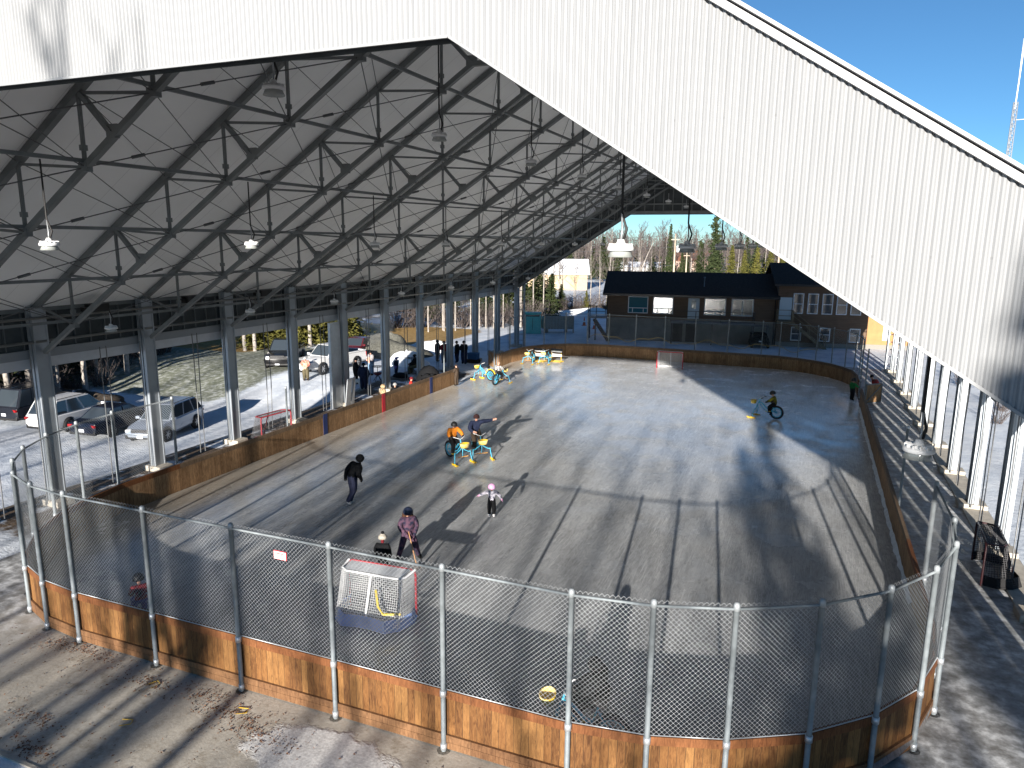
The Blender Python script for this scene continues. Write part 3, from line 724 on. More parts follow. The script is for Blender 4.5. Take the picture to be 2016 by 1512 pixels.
# ------------------------------------------------------------------ hockey goals
def goal(label, loc, rz, cord=None, base_m=None, W=1.83, H=1.22, D=0.95, frame=None, net='white', skirt=None, pad=None, broken=False):
    frame = frame or RED
    t = thing('hockey_goal', label, 'hockey goal', loc, rz)      # mouth faces local -Y... back toward +Y
    r = 0.032; cr = .12
    NETM = mat('white netting', (0.55, 0.56, 0.57), .7) if net == 'white' else mat('grimy netting', (0.07, 0.07, 0.075), .8)
    m = MB(); pts = [(-W / 2, 0, 0), (-W / 2, 0, H - cr), (-W / 2 + cr * .3, 0, H - cr * .3), (-W / 2 + cr, 0, H), (W / 2 - cr, 0, H), (W / 2 - cr * .3, 0, H - cr * .3), (W / 2, 0, H - cr), (W / 2, 0, 0)]
    m.path(pts, r, 8); m.build('goal_frame', frame, t)
    # base: rounded back bar
    def base(z, d, w): return [(-w / 2, 0, z), (-w / 2 - .08, d * .35, z), (-w / 2 + .05, d * .75, z), (-w / 2 + .35, d, z), (-.15, d * .93, z), (.15, d * .93, z), (w / 2 - .35, d, z), (w / 2 - .05, d * .75, z), (w / 2 + .08, d * .35, z), (w / 2, 0, z)]
    m = MB(); m.path(base(.05, D, W), .035, 8); m.build('base_bar', base_m or skirt or frame, t)
    if skirt:
        m = MB(); a, b = base(.03, D + .05, W + .02), base(.30, D - .04, W - .10); n = len(a)
        m.add(a + b, [(i, i + 1, n + i + 1, n + i) for i in range(n - 1)]); m.build('base_pad', skirt, t)
    topd = .5
    tp = [(-W / 2 + .02, 0, H), (-W / 2 + .08, topd * .8, H - .02), (-W / 2 + .25, topd, H - .03), (W / 2 - .25, topd, H - .03), (W / 2 - .08, topd * .8, H - .02), (W / 2 - .02, 0, H)]
    m = MB(); m.path(tp, .028, 8); m.build('top_bar', WHITE if net == 'white' else frame, t)
    m = MB(); m.tube((0, topd, H - .03), (0.0, D * .93, .08), .03, 8); m.build('centre_post', WHITE if net == 'white' else frame, t)
    # netting as real cords: back, two sides, top
    m = MB(); c = cord or (0.0045 if net == 'white' else .005); cell = .055 if net == 'white' else .06
    def grid(P, nu, nv):
        for i in range(nu + 1): m.path([P(i / nu, j / 6) for j in range(7)], c, 3, caps=False)
        for j in range(nv + 1): m.path([P(i / 8, j / nv) for i in range(9)], c, 3, caps=False)
    def back(u, v):
        x = (u - .5) * (W - .25 + .1 * v); y = topd + (D - .12 - topd) * (v ** 1.4) - .05 * math.sin(math.pi * v); z = (H - .04) * (1 - v) + .14 * v
        return (x, y, z)
    grid(back, int(1.6 / cell), int(1.15 / cell))
    for sgn in (-1, 1):
        def side(u, v, sgn=sgn):
            f = V((sgn * (W / 2 - .02), .02, H * (1 - v) + .05 * v)); b = V((sgn * (W / 2 - .12 + .02 * v), topd + (D - .15 - topd) * v, (H - .04) * (1 - v) + .14 * v))
            p = f.lerp(b, u); p.x += sgn * .05 * math.sin(math.pi * u) * v; return p
        grid(side, int(.7 / cell), int(1.1 / cell))
    def topf(u, v): return ((u - .5) * (W - .15), .02 + topd * v, H - .01 - .03 * math.sin(math.pi * v))
    grid(topf, int(1.6 / cell), int(.5 / cell))
    m.build('net', NETM, t)
    if pad:
        m = MB(); m.add([(W / 2 - .005, .02, .05), (W / 2 - .02, .16, .05), (W / 2 - .03, .16, H - .1), (W / 2 - .012, .02, H - .1)], [(0, 1, 2, 3)]); m.add([(-W / 2 + .1, .03, H + .012), (W / 2 - .1, .03, H + .012), (W / 2 - .15, topd - .05, H - .012), (-W / 2 + .15, topd - .05, H - .012)], [(0, 1, 2, 3)])
        m.build('canvas_skirt', mat('white canvas', (0.55, 0.57, 0.6), .8, var=.1), t)
    return t
BLUEPAD = mat('faded blue pad', (0.20, 0.34, 0.72), .6, var=.1)
g1 = goal('hockey goal with white net and blue base pad behind the near fence, seen from behind', (-9.12, 13.9, ICEZ), R(180 + 4), skirt=BLUEPAD, pad=True)
m = MB(); m.path([(-.26, .70, .98), (-.36, .80, .62), (-.50, .84, .47), (-.84, .62, .42)], .03, 6)
o = m.build('hockey_stick', mat('yellow blade wrap', (0.75, 0.55, 0.06), .5)); o.location = g1.location; o.rotation_euler = g1.rotation_euler
for v in o.data.vertices: v.co.x *= -1; v.co.y += .06
for v in o.data.vertices: v.co.x = -v.co.x
tag(o, 'bent yellow stick caught in the net of the near goal', 'hockey stick')
goal('hockey goal with red frame and white net in front of the far boards', (-9.1, 51.9, ICEZ), R(4), pad=False, cord=.0085, base_m=WHITE)
goal('old dark red goal with grimy net standing by the first right column', (5.0, 22.85, .05), R(-93), frame=mat('dark red paint', (0.035, 0.008, 0.01), .5), net='dark', cord=.009, skirt=mat('black drape', (0.012, 0.012, 0.013), .9))
goal('red framed goal parked behind the left boards, only its top showing', (-22.6, 26.0, 0), R(84), frame=mat('worn red paint', (0.30, 0.03, 0.04), .5), net='dark')
# ------------------------------------------------------------------ people
def cloth(name, c, c2=None, sc_=8.0, var=.15):
    return mat(name, c, 0.85, var=var, vscale=sc_, col2=c2, spec=.2)
JB = cloth('black fabric', (0.006, 0.0065, 0.008)); NAVY = cloth('navy fabric', (0.016, 0.022, 0.05)); BROWNF = cloth('dark brown fabric', (0.05, 0.035, 0.025))
ORANGE = cloth('orange fabric', (0.62, 0.20, 0.02)); PANTSN = cloth('navy trousers', (0.035, 0.04, 0.075)); BOOTB = cloth('black boots', (0.012, 0.012, 0.012)); BOOTW = cloth('white skates', (0.6, 0.6, 0.6))
GREEN = cloth('green fabric', (0.02, 0.16, 0.045)); MAROON = cloth('maroon fabric', (0.13, 0.012, 0.018)); REDF = cloth('bright red fabric', (0.55, 0.03, 0.02)); GREYF = cloth('grey fleece', (0.27, 0.25, 0.26))
KHAKI = cloth('khaki trousers', (0.10, 0.085, 0.05)); JEANS = cloth('pale jeans', (0.18, 0.28, 0.40)); PURPLE = cloth('purple fabric', (0.12, 0.09, 0.32)); PINKP = cloth('pink fabric', (0.60, 0.32, 0.48), var=.06)
SNOWCAMO = cloth('white and grey print', (0.08, 0.085, 0.12), (0.66, 0.63, 0.70), 9); FLORAL = mat('dark floral print', (0.012, 0.016, 0.035), .85, col2=(0.11, 0.055, 0.085), vscale=11, spec=.2); TANCAMO = cloth('tan camouflage', (0.16, 0.10, 0.05), (0.48, 0.36, 0.22), 10); BWCAMO = cloth('black and white print', (0.015, 0.015, 0.015), (0.55, 0.55, 0.55), 12)
PLAID = cloth('red plaid', (0.42, 0.06, 0.03), (0.55, 0.36, 0.28), 14); YG = cloth('dark jacket with yellow', (0.012, 0.012, 0.012), (0.30, 0.26, 0.02), 3)
HAIR = mat('brown hair', (0.06, 0.025, 0.012), .6, var=.3, vscale=40, stretch=(1, 1, .1)); HAIRD = mat('dark hair', (0.015, 0.01, 0.008), .6)
EYE = mat('eye', (0.01, 0.01, 0.01), .2); LIP = mat('lips', (0.32, 0.10, 0.09), .5)
STAND = dict(pel=(0, 0, .95), spine=(0, 0, 1.13), chest=(0, 0, 1.33), neck=(0, .01, 1.485), head=(0, .035, 1.585), crown=(0, .025, 1.685), nose=(0, .135, 1.59),
    shL=(-.19, 0, 1.42), elL=(-.27, -.03, 1.16), wrL=(-.29, .05, .93), haL=(-.29, .08, .85), shR=(.19, 0, 1.42), elR=(.27, -.03, 1.16), wrR=(.29, .05, .93), haR=(.29, .08, .85),
    hiL=(-.095, 0, .90), knL=(-.11, .03, .50), anL=(-.12, -.02, .10), toL=(-.13, .14, .05), hiR=(.095, 0, .90), knR=(.11, .03, .50), anR=(.12, -.02, .10), toR=(.13, .14, .05))
RAD = dict(pel=.15, spine=.145, chest=.165, neck=.062, head=.098, crown=.078, nose=.016, sh=.085, el=.066, wr=.05, ha=.045, hi=.105, kn=.075, an=.058, to=.046)
BONES = [('pel', 'spine', 0), ('spine', 'chest', 0), ('chest', 'neck', 0), ('neck', 'head', 1), ('head', 'crown', 1), ('head', 'nose', 1)]
for s_ in 'LR':
    BONES += [('chest', 'sh' + s_, 0), ('sh' + s_, 'el' + s_, 0), ('el' + s_, 'wr' + s_, 0), ('wr' + s_, 'ha' + s_, 2), ('pel', 'hi' + s_, 3), ('hi' + s_, 'kn' + s_, 3), ('kn' + s_, 'an' + s_, 3), ('an' + s_, 'to' + s_, 4)]
def segd(p, a, b):
    ab = b - a; t = max(0, min(1, (p - a).dot(ab) / max(ab.length_squared, 1e-9))); return (p - a - ab * t).length
def person(label, loc, rz, H, mats, pose=None, hat=None, hair=None, face=False, bulk=1.0, headk=1.0, skates=None, kid=False, group=None):
    """mats: jacket, skin, hands, trousers, boots.  Local +Y is forward."""
    J = {k: V(v) for k, v in STAND.items()}
    if kid:                                                          # shorter legs, larger head
        for k in J: J[k].z *= .97
        headk *= 1.32
    if pose:
        for k, v in pose.items(): J[k] = V(v)
    c = J['neck']
    for k in ('head', 'crown', 'nose'): J[k] = c + (J[k] - c) * headk
    if not pose or 'nose' not in pose: pass
    names = list(J); vs = [J[k] for k in names]; idx = {k: i for i, k in enumerate(names)}
    rad = []
    for k in names:
        r = RAD.get(k) or RAD[k[:2]]
        if k in ('head', 'crown', 'nose'): r *= headk * 1.12
        elif k not in ('neck',) and k[:2] not in ('ha', 'to'): r *= bulk * 1.28
        else: r *= 1.15
        rad.append(r)
    ed = [(idx[a], idx[b]) for a, b, _ in BONES]; seg = [(J[a], J[b], l) for a, b, l in BONES]
    for s_, sg in (('L', -1), ('R', 1)):                             # five fingers each hand
        h = J['ha' + s_]; d = (h - J['wr' + s_]).normalized(); side = d.cross(V((sg, 0.2, 0))); side = side.normalized() if side.length > .1 else V((0, 1, 0)); palm = d.cross(side)
        for f, (o, ln, sp) in enumerate(((-.032, .06, -.15), (-.011, .075, -.05), (.011, .072, .05), (.03, .055, .15))):
            b = len(vs); vs += [h + side * o * 1.2 + d * .035, h + side * (o * 1.3) + d * (.035 + ln * .55) + palm * .004, h + side * (o * 1.35) + d * (.03 + ln * .9) + palm * .025]; rad += [.013, .0115, .009]
            ed += [(idx['ha' + s_], b), (b, b + 1), (b + 1, b + 2)]; seg += [(vs[b], vs[b + 2], 2)]
        b = len(vs); vs += [h + side * .05 - d * .01, h + side * .075 + d * .03]; rad += [.014, .011]; ed += [(idx['ha' + s_], b), (b, b + 1)]; seg += [(vs[b], vs[b + 1], 2)]
    k = H / 1.75
    me = bpy.data.meshes.new('body'); me.from_pydata([v * k for v in vs], ed, [])
    o = bpy.data.objects.new('tmp', me); C.objects.link(o)
    md = o.modifiers.new('skin', 'SKIN'); md.use_smooth_shade = True; md.branch_smoothing = .6
    for i, sv in enumerate(me.skin_vertices[0].data):
        f = (1.0, 1.0)
        sv.radius = (rad[i] * k, rad[i] * k); sv.use_root = (i == 0)
    sb = o.modifiers.new('sub', 'SUBSURF'); sb.levels = sb.render_levels = 1
    dg = bpy.context.evaluated_depsgraph_get(); nm = bpy.data.meshes.new_from_object(o.evaluated_get(dg)); bpy.data.objects.remove(o); nm.name = 'body'
    nm.materials.clear()
    for mm in mats: nm.materials.append(mm)
    seg = [(a * k, b * k, l) for a, b, l in seg]
    for p in nm.polygons:
        pc = V(p.center); p.material_index = min(seg, key=lambda s: segd(pc, s[0], s[1]))[2]; p.use_smooth = True
    t = thing('person', label, 'person', loc, rz, group)
    bo = bpy.data.objects.new('body', nm); C.objects.link(bo); bo.parent = t
    hc = (J['head'] + (J['crown'] - J['head']) * .35) * k; up = (J['crown'] - J['neck']).normalized(); fw = (J['nose'] - J['head']); fw = (fw - up * fw.dot(up)).normalized(); sd = fw.cross(up)
    HM = Matrix((sd, fw, up)).transposed(); hr = .112 * headk * k
    if face:
        for e in (-1, 1):
            m = MB(); m.lathe([(0, .5), (.5, .35), (.7, 0), (.5, -.35), (0, -.5)], 8, c=hc + HM @ V((e * .36 * hr, .86 * hr, .02 * hr)), M=Matrix.Scale(.16 * hr / .7, 3)); m.build('eye', EYE, t)
        m = MB(); m.box(hc + HM @ V((0, .88 * hr, -.62 * hr)), (.42 * hr, .12 * hr, .10 * hr), M=HM); m.build('mouth', LIP, t)
    def dome(name, m_, r, h0, stretch=1.0, brim=0, back=0):
        m = MB(); prof = [(r * math.cos(a), r * stretch * math.sin(a)) for a in [R(h0 + (90 - h0) * i / 6) for i in range(7)]]
        prof = [(r * math.cos(R(h0)) * .96, r * stretch * math.sin(R(h0)) - .01 * k)] + prof
        m.lathe([(max(0.0001, a), b) for a, b in prof], 14, c=hc, M=HM)
        if brim: m.box(hc + HM @ V((0, r * .95, r * .18)), (r * 1.3, r * brim, r * .1), M=HM)
        return m.build(name, m_, t)
    if hat:
        kind, hm = hat[0], hat[1]
        if kind == 'helmet':
            dome('helmet', hm, hr * 1.32, -12, 1.05)
            m = MB(); m.path([hc + HM @ V((e * hr * 1.1, .0, -.1 * hr)) for e in (-1,)] + [hc + HM @ V((0, .5 * hr, -1.15 * hr)), hc + HM @ V((hr * 1.1, 0, -.1 * hr))], .008 * k, 4); m.build('chin_strap', BLACK, t)
        elif kind == 'beanie':
            dome('beanie', hm, hr * 1.18, 0, 1.15)
            if len(hat) > 2:
                m = MB(); m.lathe([(0.001, .5), (.42, .35), (.5, 0), (.42, -.35), (0.001, -.5)], 10, c=hc + up * hr * 1.5, M=Matrix.Scale(.9 * hr, 3)); m.build('pom_pom', hat[2], t)
        elif kind == 'cap': dome('cap', hm, hr * 1.14, 8, 1.0, brim=.8)
        elif kind == 'hood':
            m = MB(); m.lathe([(max(.001, hr * 1.3 * math.cos(R(a))), hr * 1.25 * math.sin(R(a))) for a in (-62, -30, 0, 30, 60, 90)], 14, c=hc - fw * hr * .22, M=HM); m.build('hood', hm, t)
    if hair:
        m = MB(); n0 = hc - fw * hr * .25
        if hair[0] == 'long':
            for e in (-.8, -.3, .3, .8):
                m.path([n0 + sd * e * hr - fw * .3 * hr, n0 + sd * e * hr * 1.2 - up * hr * 1.4 - fw * .35 * hr, n0 + sd * e * hr * 1.15 - up * hr * 3.2 + fw * .25 * hr], [hr * .5, hr * .55, hr * .2], 8)
        else:
            m.lathe([(max(.001, hr * 1.06 * math.cos(R(a))), hr * 1.06 * math.sin(R(a))) for a in (-25, 0, 30, 60, 90)], 14, c=hc - fw * hr * .12 + up * hr * .06, M=HM)
        m.build('hair', hair[1], t)
    if skates:
        for s_ in 'LR':
            a, b = J['an' + s_] * k, J['to' + s_] * k; m = MB(); d = (b - a); d.z = 0; d.normalize()
            m.bar(a - d * .05 * k + V((0, 0, -a.z + .02 - 0)), b + d * .06 * k + V((0, 0, -b.z + .02)), .012, .04); m.build('skate_blade', mat('skate steel', (0.5, 0.5, 0.52), .25, .9), t)
    return t
def up_by(p, dz, keys=None): return {k: (v[0], v[1], v[2] + dz) for k, v in p.items()}
def ice(x, y): return (x * .973, y * .973, ICEZ + .005)
SIT = dict(pel=(0, -.1, .62), spine=(0, -.1, .8), chest=(0, -.05, 1.0), neck=(0, -.02, 1.16), head=(0, .02, 1.26), crown=(0, .01, 1.36), nose=(0, .125, 1.265),
    shL=(-.19, -.05, 1.09), elL=(-.27, .03, .84), wrL=(-.2, .25, .78), haL=(-.18, .32, .76), shR=(.19, -.05, 1.09), elR=(.27, .03, .84), wrR=(.2, .25, .78), haR=(.18, .32, .76),
    hiL=(-.1, -.06, .6), knL=(-.15, .36, .55), anL=(-.15, .34, .10), toL=(-.15, .48, .05), hiR=(.1, -.06, .6), knR=(.15, .36, .55), anR=(.15, .34, .10), toR=(.15, .48, .05))
# skater in black, seen from behind, gliding away with a lean
person('person in black hoodie and navy trousers skating away, white skates', ice(-14.45, 20.3), R(-18), 1.82, (JB, JB, JB, PANTSN, BOOTW),
    dict(pel=(.05, -.02, .93), spine=(.10, .04, 1.1), chest=(.16, .11, 1.29), neck=(.20, .17, 1.44), head=(.21, .22, 1.54), crown=(.21, .22, 1.64), nose=(.20, .33, 1.54), shL=(-.04, .1, 1.4), elL=(-.19, -.04, 1.15), wrL=(-.25, -.07, .93), haL=(-.26, -.06, .85), shR=(.35, .1, 1.37), elR=(.42, -.05, 1.13), wrR=(.36, .1, .95), haR=(.34, .14, .88),
     hiL=(-.05, -.02, .88), knL=(-.05, .06, .49), anL=(-.04, -.05, .11), toL=(-.05, .10, .05), hiR=(.13, -.02, .88), knR=(.10, .0, .50), anR=(.06, -.24, .16), toR=(.05, -.1, .05)), hat=('hood', JB), bulk=1.12, skates=True)
person('small child in pink helmet and white patterned jacket skating with arms held out', ice(-9.45, 21.2), R(204), 1.12, (SNOWCAMO, SKIN, PINKP, JB, BOOTW),
    dict(elL=(-.36, .06, 1.24), wrL=(-.50, .13, 1.03), haL=(-.54, .15, .96), elR=(.38, .05, 1.3), wrR=(.62, .14, 1.22), haR=(.69, .17, 1.20), knL=(-.12, .03, .48), knR=(.12, .03, .48)), hat=('helmet', mat('pink helmet', (0.62, 0.33, 0.55), .35)), face=True, kid=True, bulk=1.22, skates=True)
fl = person('girl with long brown hair in dark floral snowsuit standing with feet apart and a stick', ice(-10.3, 17.15), R(222), 1.55, (FLORAL, SKIN, FLORAL, FLORAL, BOOTB),
    dict(pel=(0, -.05, .9), hiL=(-.11, -.05, .86), hiR=(.11, -.05, .86), knL=(-.22, .03, .48), anL=(-.33, -.02, .10), toL=(-.38, .13, .05), knR=(.23, .02, .48), anR=(.34, -.05, .10), toR=(.40, .09, .05), elL=(-.28, .0, 1.14), wrL=(-.16, .2, .93), haL=(-.12, .25, .86), elR=(.28, .0, 1.14), wrR=(.08, .22, .90), haR=(.04, .26, .83)),
    hat=('helmet', mat('navy helmet', (0.012, 0.018, 0.04), .35)), hair=('long', HAIR), face=True, headk=1.12, bulk=1.12)
m = MB(); m.tube((.04, .24, .95), (-.12, .42, .06), .016, 6); m.path([(-.12, .42, .07), (-.16, .5, .04), (-.2, .66, .04)], .022, 6)
o = m.build('hockey_stick', mat('pale wood shaft', (0.48, 0.26, 0.13), .6)); o.location = ice(-10.3, 17.15); o.rotation_euler = (0, 0, R(222)); tag(o, 'wooden hockey stick held upright by the girl in the floral suit', 'hockey stick')
person('child in striped bobble hat and black jacket standing in front of the near goal', ice(-10.35, 15.85), R(15), 1.22, (JB, MAROON, JB, JB, BOOTB), hat=('beanie', mat('grey striped knit', (0.36, 0.33, 0.28), .9, var=.3, vscale=25, stretch=(0, 0, 1)), JB), kid=True, bulk=1.2)
person('child in red and dark jacket with purple scarf crouching behind the near boards', ice(-14.7, 11.7), R(60), 1.25, (mat('black and red jacket', (0.016, 0.012, 0.014), .8, col2=(0.38, 0.03, 0.04), vscale=4), SKIN, PINKP, PURPLE, BOOTB), SIT, hat=('helmet', BLACK), kid=True, bulk=1.25)

# ------------------------------------------------------------------ ice bikes
def make_bike(seed=0, wheelm=None, fender=False):
    t = thing('ice_bike', '', 'ice bike'); FR = CYAN
    w = MB(); r = .31; tr = .055
    M = Matrix(((0, 0, 1), (1, 0, 0), (0, 1, 0)))           # lathe axis -> X
    w.lathe([(r + (tr) * math.cos(R(a)), tr * math.sin(R(a))) for a in range(0, 360, 45)], 24, c=(0, -.55, r + tr), M=M, closed=True)
    wo = w.build('rear_wheel', RUB, t)
    w = MB(); w.lathe([(r - .035, -.03), (r - .035, .03), (r - .085, .025), (r - .085, -.025)], 24, c=(0, -.55, r + tr), M=M, closed=True)
    for k in range(10):
        a = k * math.pi / 5; w.tube((0.01, -.55, r + tr), (0, -.55 + (r - .06) * math.cos(a), r + tr + (r - .06) * math.sin(a)), .006, 4)
    w.tube((-.06, -.55, r + tr), (.06, -.55, r + tr), .04, 8); w.build('rim', wheelm or CYAN, wo)
    if fender:
        w = MB(); w.path([(0, -.55 + (r + .1) * math.cos(R(a)), r + tr + (r + .1) * math.sin(R(a))) for a in (10, 40, 70, 100, 130, 160)], .03, 6); w.build('fender', YEL, t)
    f = MB(); hub = V((0, -.55, r + tr)); head = V((0, .36, .82))
    for e in (-1, 1):
        f.path([hub + V((e * .07, 0, 0)), (e * .06, -.25, .42), (e * .03, 0, .55), (e * .02, .2, .76), head], .02, 6)
        f.path([hub + V((e * .07, 0, 0)), (e * .05, -.36, .62), (0, -.28, .72)], .016, 6)
    f.path([(0, -.12, .36), (0, -.2, .55), (0, -.3, .86)], .02, 6); f.path([(0, -.12, .36), (0, .1, .45), (0, .3, .66), head], .022, 6)
    f.tube((0, .40, .72), (0, .33, .98), .026, 8)
    f.build('frame', FR, t)
    f = MB(); f.path([(0, .42, .72), (0, .50, .56), (0, .52, .3)], .02, 6)
    f.path([(-.37, .50, .46), (-.27, .48, .47), (-.12, .46, .55), (0, .44, .66), (.12, .46, .55), (.27, .48, .47), (.37, .50, .46)], .022, 6)
    for e in (-1, 1): f.path([(e * .37, .50, .49), (e * .385, .52, .30), (e * .43, .58, .05)], .022, 6)
    f.build('outrigger', FR, t)
    for e in (-1, 1):
        s = MB(); s.path([(e * .43, .38, .035), (e * .43, .44, .012), (e * .43, .74, .012), (e * .43, .84, .05)], [.025, .04, .045, .025], 6); s.box((e * .43, .58, .045), (.06, .09, .05)); s.build('ski', YEL, t)
    s = MB(); s.tube((-.25, .53, .29), (.25, .53, .29), .017, 6); s.build('foot_bar', mat('orange peg', (0.5, 0.25, 0.06), .5), t)
    b = MB(); n = 16; pr = [(.17, -.09), (.22, .09), (.20, .09), (.155, -.075), (0, -.075)]
    Mb = Matrix(((1, 0, 0), (0, .72, 0), (0, 0, 1))); b.lathe([(.0, -.09)] + pr, n, c=(0, .66, .80), M=Mb); b.build('basket', mat('yellow woven basket', (0.66, 0.44, 0.03), .6, col2=(0.75, 0.62, 0.32), vscale=5), t)
    h = MB(); h.path([(-.32, .12, 1.06), (-.26, .24, 1.08), (-.1, .33, 1.02), (0, .33, .98), (.1, .33, 1.02), (.26, .24, 1.08), (.32, .12, 1.06)], .014, 6); h.tube((0, .345, .92), (0, .33, 1.0), .02, 6)
    ho = h.build('handlebar', WHITE, t)
    for e in (-1, 1):
        g = MB(); g.tube((e * .325, .10, 1.06), (e * .275, .21, 1.078), .022, 6); g.build('grip', BLACK, ho)
    s = MB(); s.path([(0, -.44, .885), (0, -.3, .89), (0, -.16, .89)], [.09, .08, .03], 8); so = s.build('seat', BLACK, t); so.scale = (1, 1, 1)
    for e in (-1, 1):
        p = MB(); p.tube((0, -.12, .36), (e * .12, -.12 + e * .13, .36 - .05 * e), .014, 5); p.box((e * .17, -.12 + e * .13, .36 - .05 * e), (.1, .09, .025)); p.build('pedal', mat('yellow pedal', (0.6, 0.4, 0.05), .5), t)
    return t
bike0 = make_bike()
def bike(label, x, y, rz, first=False):
    t = bike0 if first else dup(bike0, (0, 0, 0)); p = ice(x, y); t.location = p; t.rotation_euler = (0, 0, rz); t['label'] = label; t['group'] = 'ice bikes with outrigger skis'; return t
BIK = R(171)
b1 = bike('ice bike with yellow basket ridden by the person in the orange jacket', -13.45, 26.45, R(-122), True)
bike('ice bike with yellow basket ridden by the person in navy hoodie', -12.85, 27.35, R(-137))
RIDE = dict(pel=(0, -.32, .95), spine=(0, -.3, 1.13), chest=(0, -.24, 1.32), neck=(0, -.2, 1.48), head=(0, -.16, 1.58), crown=(0, -.16, 1.68), nose=(0, -.05, 1.575),
    shL=(-.19, -.24, 1.41), elL=(-.33, -.05, 1.2), wrL=(-.32, .08, 1.12), haL=(-.31, .14, 1.10), shR=(.19, -.24, 1.41), elR=(.33, -.05, 1.2), wrR=(.32, .08, 1.12), haR=(.31, .14, 1.10),
    hiL=(-.1, -.3, .92), knL=(-.15, .02, .65), anL=(-.17, -.20, .33), toL=(-.17, -.06, .28), hiR=(.1, -.3, .92), knR=(.15, .08, .72), anR=(.17, .0, .38), toR=(.17, .14, .33))
person('person in orange jacket and black helmet riding an ice bike', ice(-13.5, 26.5), R(-128), 1.6, (ORANGE, SKIN, BLACK, JB, BOOTB), RIDE, hat=('helmet', BLACK), face=True, bulk=1.15, hair=('short', HAIRD))
POINT = dict(RIDE); POINT.update(elL=(-.42, -.14, 1.44), wrL=(-.66, -.05, 1.5), haL=(-.74, -.02, 1.52), wrR=(.2, .05, 1.06), haR=(.14, .1, 1.05), elR=(.32, -.1, 1.16))
person('person in navy hoodie and cap on an ice bike, one arm pointing sideways', ice(-12.9, 27.4), R(-140), 1.78, (NAVY, SKIN, SKIN, BROWNF, BOOTB), POINT, hat=('beanie', cloth('dark red cap', (0.03, 0.012, 0.012))), face=True, bulk=1.15)
bike('riderless ice bike with yellow fender standing by the end of the left boards', -19.95, 43.45, R(72))
m = MB(); m.path([(0, -.55 + .42 * math.cos(R(a)), .365 + .42 * math.sin(R(a))) for a in (0, 30, 60, 90, 120, 150, 175)], .035, 6)
fo = m.build('fender', YEL, [o for o in C.objects if o.get('label', '').startswith('riderless')][0])
bike('ice bike seen from behind, ridden by the child in black and white jacket', -18.45, 42.6, R(-8))
person('child in black and white patterned jacket riding an ice bike away near the left gate', ice(-18.45, 42.6), R(-8), 1.45, (BWCAMO, SKIN, BLACK, JB, BOOTB), RIDE, hat=('beanie', cloth('tan hat', (0.35, 0.22, 0.16))), bulk=1.15)
bike('left of two parked ice bikes by the far left boards', -19.6, 51.2, R(178)); bike('right of two parked ice bikes by the far left boards', -18.45, 51.7, R(176))
for x, y, w_ in ((-19.2, 52.35, 'left'), (-17.95, 52.75, 'right')):
    t = thing('ice_trike', 'white carrier sled with black seat back behind the ' + w_ + ' parked ice bike', 'sled', ice(x, y), R(178)); m = MB()
    for e in (-.38, .38): m.tube((e, -.3, .03), (e, .45, .03), .02, 6); m.tube((e, .2, .03), (e, .2, .75), .02, 6)
    [m.tube((-.38, y_, .03), (.38, y_, .03), .02, 6) for y_ in (-.25, .2)]; m.build('sled_frame', YEL, t); m = MB(); m.b2((-.42, .14, .42), (.42, .2, .62)); m.b2((-.42, .14, .76), (.42, .2, .86)); m.b2((.36, .14, .621), (.42, .2, .759)); m.build('white_panel', WHITE, t); m = MB(); m.b2((-.45, .1, .862), (.45, .22, 1.0)); m.b2((-.3, -.25, .45), (.3, .138, .52)); m.build('seat_back', BLACK, t)
bike('ice bike in the shade ridden by the small dark-clad child at right', -1.78, 40.15, R(78))
person('small child in dark suit with yellow patches riding an ice bike in the shade', ice(-1.62, 40.18), R(80), 1.4, (YG, SKIN, BLACK, JB, BOOTB), RIDE, hat=('helmet', BLACK), kid=True, bulk=1.1)
bike('ice bike with yellow basket close behind the near boards, seen through the mesh', -3.28, 11.55, R(95))
person('person in bulky black coat bending over an ice bike behind the near boards', ice(-3.25, 12.15), R(80), 1.72, (JB, JB, BLACK, JB, BOOTB), dict(SIT, chest=(0, .0, 1.02), pel=(0, -.18, .7), hiL=(-.1, -.14, .68), hiR=(.1, -.14, .68)), hat=('hood', JB), bulk=1.9)
# right gate
person('small child in green jacket holding the boards at the right gate', ice(2.72, 47.0), R(-60), 1.3, (GREEN, SKIN, BLACK, JB, BOOTB), dict(elR=(.25, .15, 1.2), wrR=(.22, .33, 1.12), haR=(.2, .4, 1.1)), hat=('helmet', BLACK), kid=True, bulk=1.15)
person('person in red and black jacket leaning by the right gate post', (3.95, 47.4, .07), R(60), 1.6, (mat('red and black jacket', (0.014, 0.014, 0.016), .8, col2=(0.55, 0.03, 0.02), vscale=2.2), SKIN, BLACK, JB, BOOTB), dict(chest=(0, .12, 1.25), neck=(0, .2, 1.38), head=(0, .27, 1.46), crown=(0, .28, 1.56), nose=(0, .38, 1.44), shL=(-.19, .1, 1.33), shR=(.19, .1, 1.33)), hat=('beanie', JB), bulk=1.2)
